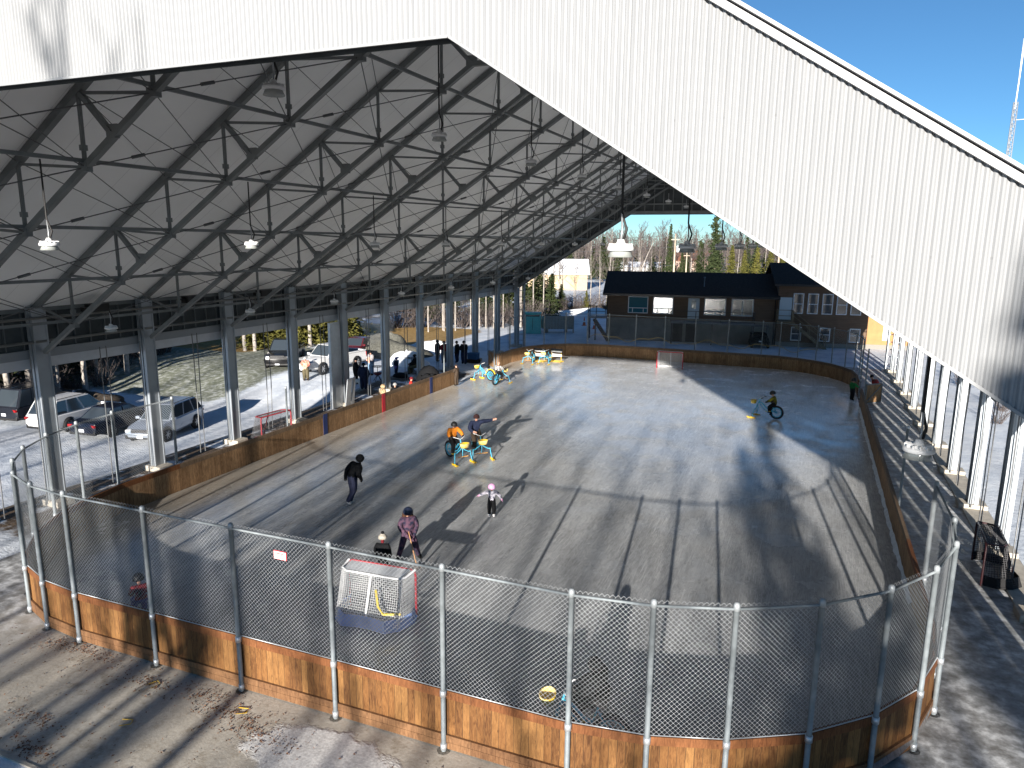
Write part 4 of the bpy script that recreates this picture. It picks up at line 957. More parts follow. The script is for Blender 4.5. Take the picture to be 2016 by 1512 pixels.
# onlookers along the left side
def look(label, x, y, rz, H, mats, pose=None, **kw): kw['bulk'] = kw.get('bulk', 1.1) * 1.3; return person(label, (x, y, hz(x, y) + .01), rz, H, mats, pose, **kw)
TALK = dict(elL=(-.3, .06, 1.16), wrL=(-.14, .24, 1.12), haL=(-.08, .27, 1.12), elR=(.3, .06, 1.16), wrR=(.14, .24, 1.12), haR=(.08, .27, 1.12))
look('person in black hooded coat, leftmost of the standing group behind the left boards', -26.3, 48.6, R(-80), 1.72, (JB, SKIN, JB, cloth('dark wine trousers', (0.03, 0.014, 0.02)), BOOTB), TALK, hat=('hood', JB), bulk=1.2)
look('person in maroon coat in the standing group behind the left boards', -25.5, 48.2, R(70), 1.72, (MAROON, SKIN, JB, cloth('grey trousers', (0.08, 0.09, 0.11)), BOOTB), TALK, hat=('hood', MAROON), bulk=1.25)
look('person in dark coat half hidden by a column in the standing group', -24.75, 48.9, R(100), 1.68, (JB, SKIN, JB, NAVY, BOOTB), dict(elR=(.32, .02, 1.15), wrR=(.34, .1, .93), haR=(.34, .14, .86)), hat=('beanie', JB), bulk=1.15)
look('person in black coat and jeans facing the rink, right end of the standing group', -23.95, 48.5, R(170), 1.8, (JB, SKIN, JB, NAVY, BOOTB), TALK, hat=('beanie', JB), face=True, bulk=1.2)
look('person in red plaid shirt and khaki trousers standing before the white pickup', -31.1, 38.9, R(-150), 1.62, (PLAID, SKIN, SKIN, KHAKI, BROWNF), TALK, hat=('cap', cloth('grey cap', (0.4, 0.4, 0.4))), face=True, bulk=1.15)
look('person in grey fleece, pale jeans and cap beside the round fire stand', -27.7, 41.6, R(165), 1.72, (GREYF, SKIN, SKIN, JEANS, BOOTB), TALK, hat=('cap', JB), face=True, bulk=1.15)
look('person in black seen from behind beside the white dog', -25.4, 37.3, R(20), 1.7, (NAVY, HAIRD, JB, NAVY, BOOTB), hat=('beanie', JB), bulk=1.25)
look('person in black partly hidden by the wide column', -27.3, 39.2, R(-60), 1.72, (JB, SKIN, JB, JB, BOOTB), TALK, hat=('beanie', JB), bulk=1.15)
look('small child in purple hat standing by the snow heap', -26.5, 42.9, R(-90), 1.15, (NAVY, SKIN, PURPLE, NAVY, BOOTB), hat=('beanie', PURPLE), kid=True, bulk=1.2)
look('person in black sitting with back to the rink beside the second fire stand', -25.15, 43.2, R(95), 1.75, (JB, HAIRD, JB, KHAKI, BOOTB), SIT, hat=('beanie', JB), bulk=1.25)
look('child in tan camouflage coat peeking over the left boards near the red stripe', -21.5, 33.4, R(-30), 1.35, (TANCAMO, SKIN, TANCAMO, TANCAMO, BOOTB), hat=('hood', TANCAMO), kid=True, bulk=1.2)
look('child in grey hat and dark coat at the left boards just above the red stripe', -21.35, 34.4, R(20), 1.25, (JB, SKIN, JB, JB, BOOTB), hat=('beanie', cloth('grey knit', (0.3, 0.3, 0.3))), kid=True, bulk=1.15)
look('person in huge black coat stooping over the left boards by the farther blue stripe', -21.35, 37.9, R(-70), 1.6, (JB, SKIN, JB, JB, BOOTB), dict(pel=(0, -.15, .9), spine=(0, -.1, 1.08), chest=(0, .1, 1.2), neck=(0, .3, 1.22), head=(0, .42, 1.2), crown=(0, .48, 1.24), nose=(0, .5, 1.12), shL=(-.2, .15, 1.22), shR=(.2, .15, 1.22), elR=(.26, .42, 1.12), wrR=(.24, .62, .98), haR=(.24, .66, .9), elL=(-.28, .3, 1.0), wrL=(-.24, .4, .85), haL=(-.22, .42, .78)), hat=('hood', JB), bulk=1.5)
look('person in red crouching at the left end of the heap of dark coats', -21.6, 36.6, R(-60), 1.2, (REDF, SKIN, JB, JB, BOOTB), hat=('beanie', MAROON), kid=True)
person('person in dark brown jacket leaning on the inside of the left boards by the bikes', ice(-20.75, 40.9), R(80), 1.35, (BROWNF, SKIN, BROWNF, BROWNF, BOOTB), TALK, hat=('cap', BROWNF), bulk=1.15)
# white dog
def dog(label, loc, rz, m_):
    J = dict(hip=(0, -.3, .5), mid=(0, 0, .5), ch=(0, .28, .52), nk=(0, .42, .66), hd=(0, .52, .74), mz=(0, .68, .70), tl=(0, -.45, .56), tl2=(0, -.62, .66))
    rr = dict(hip=.12, mid=.125, ch=.15, nk=.085, hd=.085, mz=.045, tl=.04, tl2=.025); ed = [('hip', 'mid'), ('mid', 'ch'), ('ch', 'nk'), ('nk', 'hd'), ('hd', 'mz'), ('hip', 'tl'), ('tl', 'tl2')]
    for s_, e in (('l', -.1), ('r', .1)):
        J.update({'f1' + s_: (e, .3, .38), 'f2' + s_: (e, .29, .2), 'f3' + s_: (e, .30, .04), 'f4' + s_: (e, .36, .025), 'b1' + s_: (e, -.24, .34), 'b2' + s_: (e, -.40, .19), 'b3' + s_: (e, -.36, .04), 'b4' + s_: (e, -.3, .025), 'er' + s_: (e * .6, .49, .84)})
        rr.update({'f1' + s_: .06, 'f2' + s_: .035, 'f3' + s_: .032, 'f4' + s_: .03, 'b1' + s_: .075, 'b2' + s_: .038, 'b3' + s_: .03, 'b4' + s_: .03, 'er' + s_: .025})
        ed += [('ch', 'f1' + s_), ('f1' + s_, 'f2' + s_), ('f2' + s_, 'f3' + s_), ('f3' + s_, 'f4' + s_), ('hip', 'b1' + s_), ('b1' + s_, 'b2' + s_), ('b2' + s_, 'b3' + s_), ('b3' + s_, 'b4' + s_), ('hd', 'er' + s_)]
    nm_ = list(J); me = bpy.data.meshes.new('body'); me.from_pydata([J[k] for k in nm_], [(nm_.index(a), nm_.index(b)) for a, b in ed], [])
    o = bpy.data.objects.new('tmp', me); C.objects.link(o); md = o.modifiers.new('s', 'SKIN')
    for i, sv in enumerate(me.skin_vertices[0].data): sv.radius = (rr[nm_[i]],) * 2; sv.use_root = i == 0
    sb = o.modifiers.new('u', 'SUBSURF'); sb.levels = 1
    nm = bpy.data.meshes.new_from_object(o.evaluated_get(bpy.context.evaluated_depsgraph_get())); bpy.data.objects.remove(o); nm.name = 'body'; nm.materials.clear(); nm.materials.append(m_)
    for p in nm.polygons: p.use_smooth = True
    t = thing('dog', label, 'dog', loc, rz); b = bpy.data.objects.new('body', nm); C.objects.link(b); b.parent = t
    m = MB(); m.lathe([(0, .02), (.018, .01), (.02, 0), (0, -.015)], 8, c=(0, .72, .70)); m.build('nose', BLACK, t)
dog('pale white dog standing on the snow beside the column', (-26.4, 38.1, hz(-26.4, 38.1)), R(-100), mat('white fur', (0.58, 0.54, 0.48), .9, var=.1, vscale=20))
# round fire stands and gear near the onlookers
def stand(label, x, y):
    t = thing('fire_stand', label, 'fire stand', (x, y, hz(x, y))); m = MB(); m.lathe([(.36, .98), (.38, 1.0), (.36, 1.02), (.34, 1.0)], 20, closed=True); m.build('ring', mat('dark iron', (0.04, 0.04, 0.045), .5, .6), t)
    m = MB(); m.tube((0, 0, .3), (0, 0, 1.0), .02, 6)
    for a in (0, 60, 120): m.tube((.36 * math.cos(R(a)), .36 * math.sin(R(a)), 1.0), (-.36 * math.cos(R(a)), -.36 * math.sin(R(a)), 1.0), .012, 5)
    for a in (0, 90, 180, 270): m.tube((0, 0, .5), (.32 * math.cos(R(a)), .32 * math.sin(R(a)), 0), .02, 6)
    m.build('legs', mat('dark iron', (0, 0, 0)), t); m = MB(); m.lathe([(0, .42), (.2, .44), (.3, .58), (.28, .58), (.0, .48)], 14); m.build('fire_bowl', mat('rusty red bowl', (0.16, 0.02, 0.02), .6), t)
stand('round dark fire stand with red bowl beside the person in grey fleece', -26.2, 40.1); stand('round dark fire stand with red bowl behind the seated person', -25.9, 44.0)
def bag(label, x, y, s, m_, z=None):
    t = MB(); r_ = random.Random(int(x * 100)); t.lathe([(max(.001, math.cos(R(a)) * (.9 + .1 * r_.random())), math.sin(R(a)) * .8) for a in (0, 15, 30, 50, 70, 90)], 14, M=Matrix.Diagonal((s[0], s[1], s[2])))
    o = t.build('gear_bag', m_); o.location = (x, y, hz(x, y) if z is None else z); tag(o, label, 'bag'); return o
bag('dark gear bag lying on the snow below the seated person', -25.6, 42.0, (.6, .4, .4), JB); bag('large black tarpaulin heap behind the left boards under the standing group', -21.65, 38.9, (1.0, .65, 2.0), JB, 0); bag('dark bag at the foot of a column left of the heap', -22.6, 37.0, (.7, .5, .5), JB, 0)
m = MB(); m.b2((-.4, -.25, .0), (.4, .25, .42)); m.b2((-.42, -.27, .421), (.42, .27, .5)); o = m.build('cool_box', mat('blue plastic', (0.02, 0.09, 0.22), .5), bevel=.03); o.location = (-23.6, 49.4, .3); tag(o, 'blue cool box standing at the foot of a column behind the left gate', 'cool box')
m = MB(); m.b2((-.5, -.2, 0), (.5, .2, .3)); o = m.build('bench', BROWNF, bevel=.02); o.location = (-23.6, 49.4, 0); tag(o, 'low dark bench carrying the blue cool box', 'bench')
# ------------------------------------------------------------------ vehicles (local +X is forward)
def car(label, cat, kind, paint, loc, rz, L=4.6, W=1.84, H=1.68, grille=True):
    t = thing('parked_' + ('pickup' if kind == 'pickup' else 'car'), label, cat, loc, rz, 'vehicles parked left of the rink')
    w = W / 2; belt = {'suv': .98, 'sedan': .90, 'pickup': 1.12}[kind]; zb = .26 if kind != 'pickup' else .36; hood = belt - (.02 if kind != 'sedan' else .04)
    st = {'suv': [(-.5, .42, belt - .15, .80), (-.485, .30, belt, .93), (-.40, zb, belt + .02, 1), (0, zb, belt, 1), (.20, zb, belt, 1), (.28, zb, hood, .985), (.42, zb, hood - .10, .95), (.485, .30, hood - .22, .86), (.5, .40, .60, .74)],
          'sedan': [(-.5, .42, .75, .78), (-.485, .3, belt, .90), (-.36, zb, belt + .06, .98), (0, zb, belt, 1), (.2, zb, belt - .01, 1), (.28, zb, hood, .985), (.42, zb, hood - .1, .94), (.485, .30, .68, .84), (.5, .40, .55, .72)],
          'pickup': [(-.5, .5, belt - .02, .94), (-.495, zb, belt, .97), (-.2, zb, belt, 1), (0, zb, belt, 1), (.2, zb, belt, 1), (.26, zb, hood, .99), (.44, zb, hood - .06, .97), (.49, .38, hood - .14, .92), (.5, .45, .75, .86)]}[kind]
    m = MB(); rings = []
    for fx, z0, z1, k in st:
        y = w * k; zm = z0 + (z1 - z0) * .55
        half = [(0, z0), (y * .88, z0), (y, z0 + .14), (y, zm), (y * .965, z1 - .05), (y * .90, z1)]
        rings.append([(fx * L, a, b) for a, b in half] + [(fx * L, 0, z1 + .015)] + [(fx * L, -a, b) for a, b in reversed(half[1:])])
    n = len(rings[0]); vs = [p for r_ in rings for p in r_]
    fs = [(i * n + k, i * n + (k + 1) % n, (i + 1) * n + (k + 1) % n, (i + 1) * n + k) for i in range(len(rings) - 1) for k in range(n)]
    fs += [tuple(reversed(range(n))), tuple((len(rings) - 1) * n + k for k in range(n))]
    m.add(vs, fs, smooth=True); bo = m.build('body', paint, t)
    es = bo.modifiers.new('e', 'EDGE_SPLIT'); es.split_angle = R(38)
    # greenhouse
    gx = {'suv': (.215, .05, -.38, -.475), 'sedan': (.22, .04, -.19, -.36), 'pickup': (.20, .08, -.13, -.16)}[kind]
    by, ry = w * .92, w * .74; b0, b1, r1, r0 = [g * L for g in gx]; zt = H
    P = {'bf': (b0, by, belt), 'rf': (b1, ry, zt), 'rr': (r1, ry, zt), 'br': (r0, by, belt)}
    m = MB(); q = lambda k, s: (P[k][0], s * P[k][1], P[k][2])
    v8 = [q(k, s) for s in (1, -1) for k in ('bf', 'rf', 'rr', 'br')]
    m.add(v8, [(0, 1, 2, 3), (7, 6, 5, 4), (0, 4, 5, 1), (1, 5, 6, 2), (2, 6, 7, 3)])
    cab = m.build('cab', paint, t, bevel=.05)
    def pane(name, a, b, c, d, inset=.09, off=.012, mt=GLASS, bot=.10):
        a, b, c, d = V(a), V(b), V(c), V(d); n_ = (b - a).cross(d - a).normalized(); ce = (a + b + c + d) / 4
        if n_.dot(ce - V((0, 0, belt + .2))) < 0: n_ = -n_
        pts = [p.lerp(ce, inset) + n_ * off for p in (a, b, c, d)]; mm = MB(); mm.add(pts + [p - n_ * .02 for p in pts], [(0, 1, 2, 3), (0, 4, 5, 1), (1, 5, 6, 2), (2, 6, 7, 3), (3, 7, 4, 0)]); return mm.build(name, mt, cab)
    pane('windshield', q('bf', 1), q('bf', -1), q('rf', -1), q('rf', 1), .1); pane('rear_window', q('br', 1), q('br', -1), q('rr', -1), q('rr', 1), .14)
    for s in (1, -1):
        A, B_, Cc, D = [V(q(k, s)) for k in ('bf', 'rf', 'rr', 'br')]
        f = {'suv': (.40, .72), 'sedan': (.52,), 'pickup': (.55,)}[kind]; cuts = [0.0] + list(f) + [1.0]
        for i in range(len(cuts) - 1):
            u0, u1 = cuts[i], cuts[i + 1]; pane('side_window', A.lerp(D, u0), B_.lerp(Cc, u0), B_.lerp(Cc, u1), A.lerp(D, u1), .12)
    # doors: thin skins slightly proud of the sides
    dx = {'suv': [(.19, -.03), (-.035, -.24)], 'sedan': [(.19, -.03), (-.035, -.22)], 'pickup': [(.19, -.0), (-.005, -.15)]}[kind]
    for s in (1, -1):
        for a, b in dx:
            zz = zb + .17; zm = zb + (belt - zb) * .55; mm = MB(); x0, x1 = a * L - .01, b * L + .01
            mm.b2((x1, s * w - .012, zz), (x0, s * w + .004, zm - .01)); d_ = mm.build('door', paint, t, bevel=.004)
            hh = MB(); hh.b2((x1 + .08, s * (w + .005) - .008, zm - .1), (x1 + .26, s * (w + .005) + .018, zm - .06)); hh.build('handle', paint, d_)
        mm = MB(); mm.box((.185 * L, s * (w * .92 + .14), belt + .09), (.14, .22, .15)); mm.bar((.19 * L, s * w * .9, belt + .04), (.185 * L, s * (w * .92 + .08), belt + .06), .05, .04); mm.build('wing_mirror', paint, t, bevel=.02)
    wr = {'suv': .36, 'sedan': .33, 'pickup': .40}[kind]; wx = {'suv': (.30, -.29), 'sedan': (.305, -.275), 'pickup': (.31, -.31)}[kind]
    MX = Matrix(((1, 0, 0), (0, 0, 1), (0, 1, 0)))
    for fx in wx:
        for s in (1, -1):
            mm = MB(); mm.lathe([(.001, .012), (wr + .07, .012), (wr + .07, -.03), (.001, -.03)], 20, c=(fx * L, s * w, wr), M=MX if s > 0 else Matrix(((1, 0, 0), (0, 0, -1), (0, 1, 0)))); arch = mm.build('wheel_arch', BLACK, t)
            mm = MB(); tw = .1; pr = [(wr * .62, -tw), (wr * .93, -tw), (wr, -tw * .7), (wr, tw * .7), (wr * .93, tw), (wr * .62, tw)]
            mm.lathe(pr, 22, c=(fx * L, s * (w - .06), wr), M=MX); ty = mm.build('wheel', RUB, t)
            mm = MB(); ms = MX if s > 0 else Matrix(((1, 0, 0), (0, 0, -1), (0, 1, 0)))
            mm.lathe([(.001, .075), (wr * .18, .08), (wr * .2, .05), (wr * .55, .06), (wr * .62, .09), (wr * .64, .06)], 22, c=(fx * L, s * (w - .06), wr), M=ms)
            for k in range(6):
                a = k * math.pi / 3; mm.bar(V((fx * L, s * (w + .02), wr)), V((fx * L + wr * .58 * math.cos(a), s * (w + .025), wr + wr * .58 * math.sin(a))), .05, .02, up=(0, 1, 0))
            mm.build('rim', mat('alloy rim', (0.45, 0.46, 0.48), .3, .7) if paint.name != 'black car paint' else BLACK, ty)
    fr = st[-2]; re = st[1]; fxL = .49 * L; hz_ = (hood - .26 if kind != 'pickup' else hood - .22)
    for s in (1, -1):
        mm = MB(); mm.box((.478 * L, s * w * .68, hz_), (.14, w * .34, .15), rz=-s * .35); mm.build('headlight', mat('headlight lens', (0.75, 0.77, 0.8), .1, .3), t, bevel=.03)
        mm = MB(); mm.box((-.486 * L if kind != 'pickup' else -.499 * L, s * w * (.70 if kind != 'pickup' else .90), belt - (.14 if kind != 'pickup' else .22)), (.12 if kind != 'pickup' else .05, w * .42 if kind != 'pickup' else .16, .13 if kind != 'pickup' else .34), rz=s * (.3 if kind != 'pickup' else 0)); mm.build('tail_light', mat('tail lamp', (0.30, 0.012, 0.015), .2), t, bevel=.02)
    mm = MB(); mm.box((.492 * L, 0, hz_ - .02), (.07, w * 1.0, .24 if kind != 'pickup' else .34)); 
    mm.build('grille', BLACK, t, bevel=.02); mm = MB()
    for k in range(3): mm.box((.4925 * L + .036, 0, hz_ - .1 + k * .08), (.012, w * .96, .016))
    mm.build('grille_bar', mat('chrome', (0.6, 0.6, 0.62), .15, .95), t)
    mm = MB(); mm.box((.487 * L, 0, .40), (.12, w * 1.72, .2)); mm.build('front_bumper', BLACK if kind != 'pickup' else BLACK, t, bevel=.03)
    mm = MB(); mm.box((-.482 * L, 0, .40), (.15, w * 1.75, .24)); mm.build('rear_bumper', BLACK, t, bevel=.03)
    PL = mat('number plate', (0.6, 0.62, 0.66), .5)
    mm = MB(); mm.box((.487 * L + .065, 0, .42), (.012, .31, .15)); mm.build('number_plate', PL, t); mm = MB(); mm.box((-.5 * L - .004, 0, belt - .38), (.02, .31, .15)); mm.build('number_plate', PL, t)
    if kind == 'suv':
        for s in (1, -1): mm = MB(); mm.tube((b1 - .1, s * ry * .93, H + .05), (r1 + .1, s * ry * .93, H + .05), .02, 6); mm.tube((b1 - .1, s * ry * .93, H - .01), (b1 - .1, s * ry * .93, H + .05), .015, 5); mm.tube((r1 + .1, s * ry * .93, H - .01), (r1 + .1, s * ry * .93, H + .05), .015, 5); mm.build('roof_rail', BLACK, t)
    if kind == 'pickup':
        mm = MB(); mm.b2((-.485 * L, -w * .82, belt + .004), (-.17 * L, w * .82, belt + .018)); mm.build('bed_shade', BLACK, t)  # flat black sheet standing in for the shaded hollow of the open bed
        for s in (1, -1): mm = MB(); mm.b2((-.497 * L, s * w * .9 - .07, belt + .006), (-.165 * L, s * w * .9 + .07, belt + .09)); mm.build('bed_rail', paint, t, bevel=.015)
        mm = MB(); mm.b2((-.4975 * L, -w * .83, belt + .006), (-.48 * L, w * .83, belt + .09)); mm.build('tailgate', paint, t, bevel=.015)
    return t
def paint(n, c, metal=0.0): 
    m = mat(n, c, .25, metal, spec=.3); m.node_tree.nodes['Principled BSDF'].inputs['Coat Weight'].default_value = .12; return m
PW, PK, PS, PN, PD = paint('white car paint', (0.62, 0.62, 0.62)), paint('black car paint', (0.008, 0.008, 0.009)), paint('silver car paint', (0.34, 0.38, 0.44), .5), paint('dark navy car paint', (0.006, 0.009, 0.02)), paint('dark grey car paint', (0.012, 0.014, 0.02))
def lot(x, y): return (x, y, hz(x, y) + .01)
car('silver SUV parked nose toward the rink behind the second left column', 'car', 'suv', PS, lot(-31.2, 27.4), R(-74), 4.65, 1.84, 1.66)
car('dark navy sedan parked tail toward the rink, left of the silver SUV', 'car', 'sedan', PN, lot(-34.3, 27.0), R(98), 4.85, 1.84, 1.44)
car('white SUV seen from behind with dark rear bumper, parked by the first column', 'car', 'suv', PW, lot(-37.4, 26.9), R(98), 4.85, 1.92, 1.72)
car('dark tall SUV with large rear side window parked at the far left', 'car', 'suv', PD, lot(-40.9, 27.4), R(98), 4.9, 1.95, 1.95)
car('dark blue car with snowy glass at the left edge behind the tall SUV', 'car', 'sedan', PN, lot(-43.9, 28.6), R(80), 4.7, 1.84, 1.5)
car('black pickup truck with black wheels facing the rink by the trees', 'pickup', 'pickup', PK, lot(-36.2, 43.0), R(-62), 5.6, 2.0, 1.88)
car('white pickup truck parked side-on behind the gathering', 'pickup', 'pickup', PW, lot(-31.6, 42.3), R(-98), 5.5, 1.98, 1.85)
car('maroon car mostly hidden behind the white pickup bed', 'car', 'sedan', paint('maroon car paint', (0.09, 0.01, 0.015)), lot(-33.6, 48.6), R(-80), 4.5, 1.8, 1.45)

# ------------------------------------------------------------------ brown community hall
HA = V((-18.0, 67.38, 0)); hd_ = V((math.cos(R(10)), math.sin(R(10)), 0)); hn = V((-hd_.y, hd_.x, 0))
hall = thing('community_hall', 'dark brown two-part hall with charcoal roof, decks and outdoor stairs beyond the far boards', 'building', HA, R(10))
SID = NT('brown lap siding', .75, .25)
_z = SID.n('SeparateXYZ'); SID.l(SID.pos((1, 1, 1)), _z.inputs[0]); _f = SID.math('FRACT', SID.math('MULTIPLY', _z.outputs['Z'], 6.5)); _n = SID.noise(SID.pos((.6, .6, 3)), 1.5, 4)
SID.col(SID.mix(SID.math('MULTIPLY', SID.math('LESS_THAN', _f, .12), .5), SID.ramp(_n, [(.3, (0.115, 0.074, 0.05)), (.7, (0.15, 0.098, 0.066))]), (0.05, 0.034, 0.025))); SID.bump(_f, .3, .02); SID = SID.m
SHING = mat('charcoal shingles', (0.050, 0.040, 0.036), .95, spec=.05, var=.25, vscale=9, bump=.3, bscale=25)
FOUND = mat('grey foundation', (0.17, 0.16, 0.145), .85, var=.15, vscale=1.2)
TRIMW = mat('white trim', (0.6, 0.62, 0.65), .5); DOORP = mat('pale blue door', (0.42, 0.50, 0.56), .5); DKTRIM = mat('black fascia', (0.018, 0.018, 0.02), .5)
def hb(name, lo, hi, m_, par=None, bevel=0): mm = MB(); mm.b2(lo, hi); return mm.build(name, m_, par or hall, bevel)
hb('foundation_wall', (0, .12, 0), (15.38, 8, 2.15), FOUND); hb('wall', (0, 0, 2.152), (15.38, 8.1, 4.42), SID)
hb('wall', (15.4, -.25, .42), (23.1, 8.3, 5.65), SID); hb('foundation_wall', (15.42, -.2, 0), (23.08, 8.25, .418), mat('pale foundation', (0.2, 0.19, 0.17), .8))
def gable_roof(x0, x1, y0, y1, ze, zrg, over=.55, name='roof'):
    ym = (y0 + y1) / 2; mm = MB(); t_ = .14
    for z in (0, t_): pass
    prof = [(y0 - over, ze - .1), (ym, zrg), (y1 + over, ze - .1)]
    a = [(x, y, z) for x in (x0 - over * .8, x1 + over * .3) for y, z in prof]; b = [(x, y, z + t_) for x, y, z in a]
    mm.add(a + b, [(6, 9, 10, 7), (7, 10, 11, 8), (0, 1, 4, 3), (1, 2, 5, 4), (0, 3, 9, 6), (2, 8, 11, 5), (0, 6, 7, 1), (1, 7, 8, 2), (3, 4, 10, 9), (4, 5, 11, 10)]); ro = mm.build(name, SHING, hall)
    g = MB(); g.add([(x0 + .02, y0, ze), (x0 + .02, y1, ze), (x0 + .02, ym, zrg - .02), (x1 - .02, y0, ze), (x1 - .02, y1, ze), (x1 - .02, ym, zrg - .02)], [(0, 2, 1), (3, 4, 5)]); g.build('gable_wall', SID, hall)
    mm = MB(); mm.b2((x0 - over * .8, y0 - over - .06, ze - .16), (x1 + over * .3, y0 - over - .005, ze + .02)); mm.build('gutter', DKTRIM, hall); return ro
r1_ = gable_roof(0, 15.38, 0, 8.1, 4.42, 6.25); gable_roof(15.4, 23.1, -.25, 8.3, 5.65, 7.3)
mm = MB(); mm.tube((8.9, 1.2, 4.6), (8.9, 1.2, 6.0), .05, 8); mm.lathe([(.09, 0), (.09, .08), (0.001, .1)], 8, c=(8.9, 1.2, 6.0)); mm.build('vent_pipe', mat('vent steel', (0.12, 0.16, 0.2), .5), r1_)
def window(x0, z0, x1, z1, y, lights, gl=GLASS):
    f = MB(); b = .075
    for lo, hi in (((x0, y - .05, z0), (x1, y - .001, z0 + b)), ((x0, y - .05, z1 - b), (x1, y - .001, z1)), ((x0, y - .05, z0 + b), (x0 + b, y - .001, z1 - b)), ((x1 - b, y - .05, z0 + b), (x1, y - .001, z1 - b))): f.b2(lo, hi)
    for a in lights: f.b2(*a)
    fo = f.build('window', TRIMW, hall); hb('pane', (x0 + b * .6, y - .025, z0 + b * .6), (x1 - b * .6, y - .003, z1 - b * .6), gl, fo); return fo
GREFL = mat('bright reflecting glass', (0.05, 0.055, 0.06), .22, .75, spec=1.0); GREFL.node_tree.nodes['Principled BSDF'].inputs['Base Color'].default_value = (.16, .165, .17, 1)
GTEAL = mat('teal curtain glass', (0.02, 0.11, 0.15), .5, spec=.15)
for x0, x1, gl, bar in ((1.95, 3.82, GTEAL, 1), (4.27, 6.15, GREFL, 1), (8.95, 10.9, GREFL, 2), (11.38, 13.33, GREFL, 3)):
    y = 0; L_ = [((x0 + .08, y - .045, 3.08), (x1 - .08, y - .002, 3.15))] if bar == 1 else []
    if bar == 1: L_ += [((x0 + .4, y - .045, 2.7), (x0 + .46, y - .002, 3.079)), ((x1 - .46, y - .045, 2.7), (x1 - .4, y - .002, 3.079))]
    if bar == 3: L_ += [(((x0 + x1) / 2 - .03, y - .045, 2.7), ((x0 + x1) / 2 + .03, y - .002, 4.1))]
    if bar == 2: L_ += [((x0 + .08, y - .045, 2.98), (x1 - .08, y - .002, 3.04)), ((x0 + 1.0, y - .045, 2.7), (x0 + 1.06, y - .002, 2.979))]
    window(x0, 2.62, x1, 4.2, y, L_, gl)
for x0 in (16.68, 17.92, 19.15, 20.35, 21.55): window(x0, 3.03, x0 + .9, 4.86, -.25, [((x0 + .075, -.29, 3.88), (x0 + .825, -.252, 3.94))])
for x0 in (16.7, 19.14, 21.65): window(x0, .58, x0 + .9, 1.83, -.25, [((x0 + .075, -.29, 1.17), (x0 + .825, -.252, 1.22))])
d1 = hb('door', (7.5, -.05, 2.2), (8.52, -.002, 4.15), DOORP); hb('door_window', (7.8, -.06, 3.2), (8.22, -.051, 3.95), mat('door glass', (0.16, 0.22, 0.24), .1), d1)
hb('door', (15.55, -.30, 2.46), (16.6, -.252, 4.46), DOORP); hb('door', (7.4, .06, .05), (8.3, .118, 2.0), mat('dark brown door', (0.022, 0.016, 0.014), .6)); hb('door', (6.2, .06, .05), (7.1, .118, 2.0), mat('dark brown door', (0, 0, 0)))
mm = MB(); mm.lathe([(.001, .1), (.06, .09), (.09, 0), (.001, 0)], 10, c=(16.2, -.3, 4.8)); mm.build('wall_lamp', mat('amber lamp', (0.12, 0.08, 0.04), .4), hall)
mm = MB(); mm.tube((-.02, -.12, 4.3), (-.02, -.12, .1), .04, 6); mm.build('downpipe', DKTRIM, hall); mm = MB(); mm.tube((15.2, -.14, 4.3), (15.2, -.14, .1), .04, 6); mm.build('downpipe', DKTRIM, hall)
RAILM = mat('dark weathered rail', (0.05, 0.04, 0.035), .7); DECKM = mat('grey deck boards', (0.13, 0.14, 0.15), .7, var=.15, vscale=4); TANW = mat('tan stair wood', (0.17, 0.125, 0.075), .7, var=.15, vscale=4)
def rail(pts, h, m_, name='railing', par=None):
    mm = MB()
    for p in pts: mm.bar(p, (p[0], p[1], p[2] + h), .07, .07)
    for a, b in zip(pts[:-1], pts[1:]):
        for k in (h, h * .5): mm.bar((a[0], a[1], a[2] + k), (b[0], b[1], b[2] + k), .05, .05)
    return mm.build(name, m_, par or hall)
dk = hb('deck', (6.0, -1.5, 1.92), (13.4, -.02, 2.07), DECKM); rail([(6.0, -1.46, 2.07), (8.2, -1.46, 2.07), (10.4, -1.46, 2.07), (13.35, -1.46, 2.07), (13.35, -.1, 2.07)], 1.0, RAILM, par=dk)
mm = MB()
for x in (6.1, 9.7, 13.3): mm = MB(); mm.b2((x - .06, -1.42, 0), (x + .06, -1.3, 1.92)); mm.build('deck_post', RAILM, dk)
lk = hb('landing', (-1.75, -.9, 2.1), (-.02, .6, 2.22), DECKM); rail([(-1.7, .55, 2.22), (-1.7, -.85, 2.22), (-.95, -.85, 2.22), (-.1, -.85, 2.22)], 1.05, RAILM, par=lk)
mm = MB()
for x, y in ((-1.7, -.85), (-1.0, -.85), (-1.7, .55)): mm.b2((x - .06, y - .06, 0), (x + .06, y + .06, 2.1))
mm.build('landing_post', RAILM, lk)
def stair(x0, z0, x1, z1, y0, y1, m_, n):
    mm = MB()
    for y in (y0, y1): mm.bar((x0, y, z0 - .1), (x1, y, z1 - .1), .06, .26)
    for i in range(n):
        f = (i + .5) / n; mm.box((x0 + (x1 - x0) * f, (y0 + y1) / 2, z0 + (z1 - z0) * f), (.27, abs(y1 - y0) - .06, .045))
    return mm.build('stair', m_, hall)
stair(-1.1, 2.15, .35, .05, -1.55, -.95, RAILM, 11)
hb('landing', (15.3, -1.35, 2.28), (16.65, -.31, 2.4), TANW); rail([(15.35, -.4, 2.4), (15.35, -1.3, 2.4), (16.6, -1.3, 2.4)], 1.0, TANW)
s2_ = stair(16.6, 2.35, 19.6, .05, -1.3, -.4, TANW, 13)
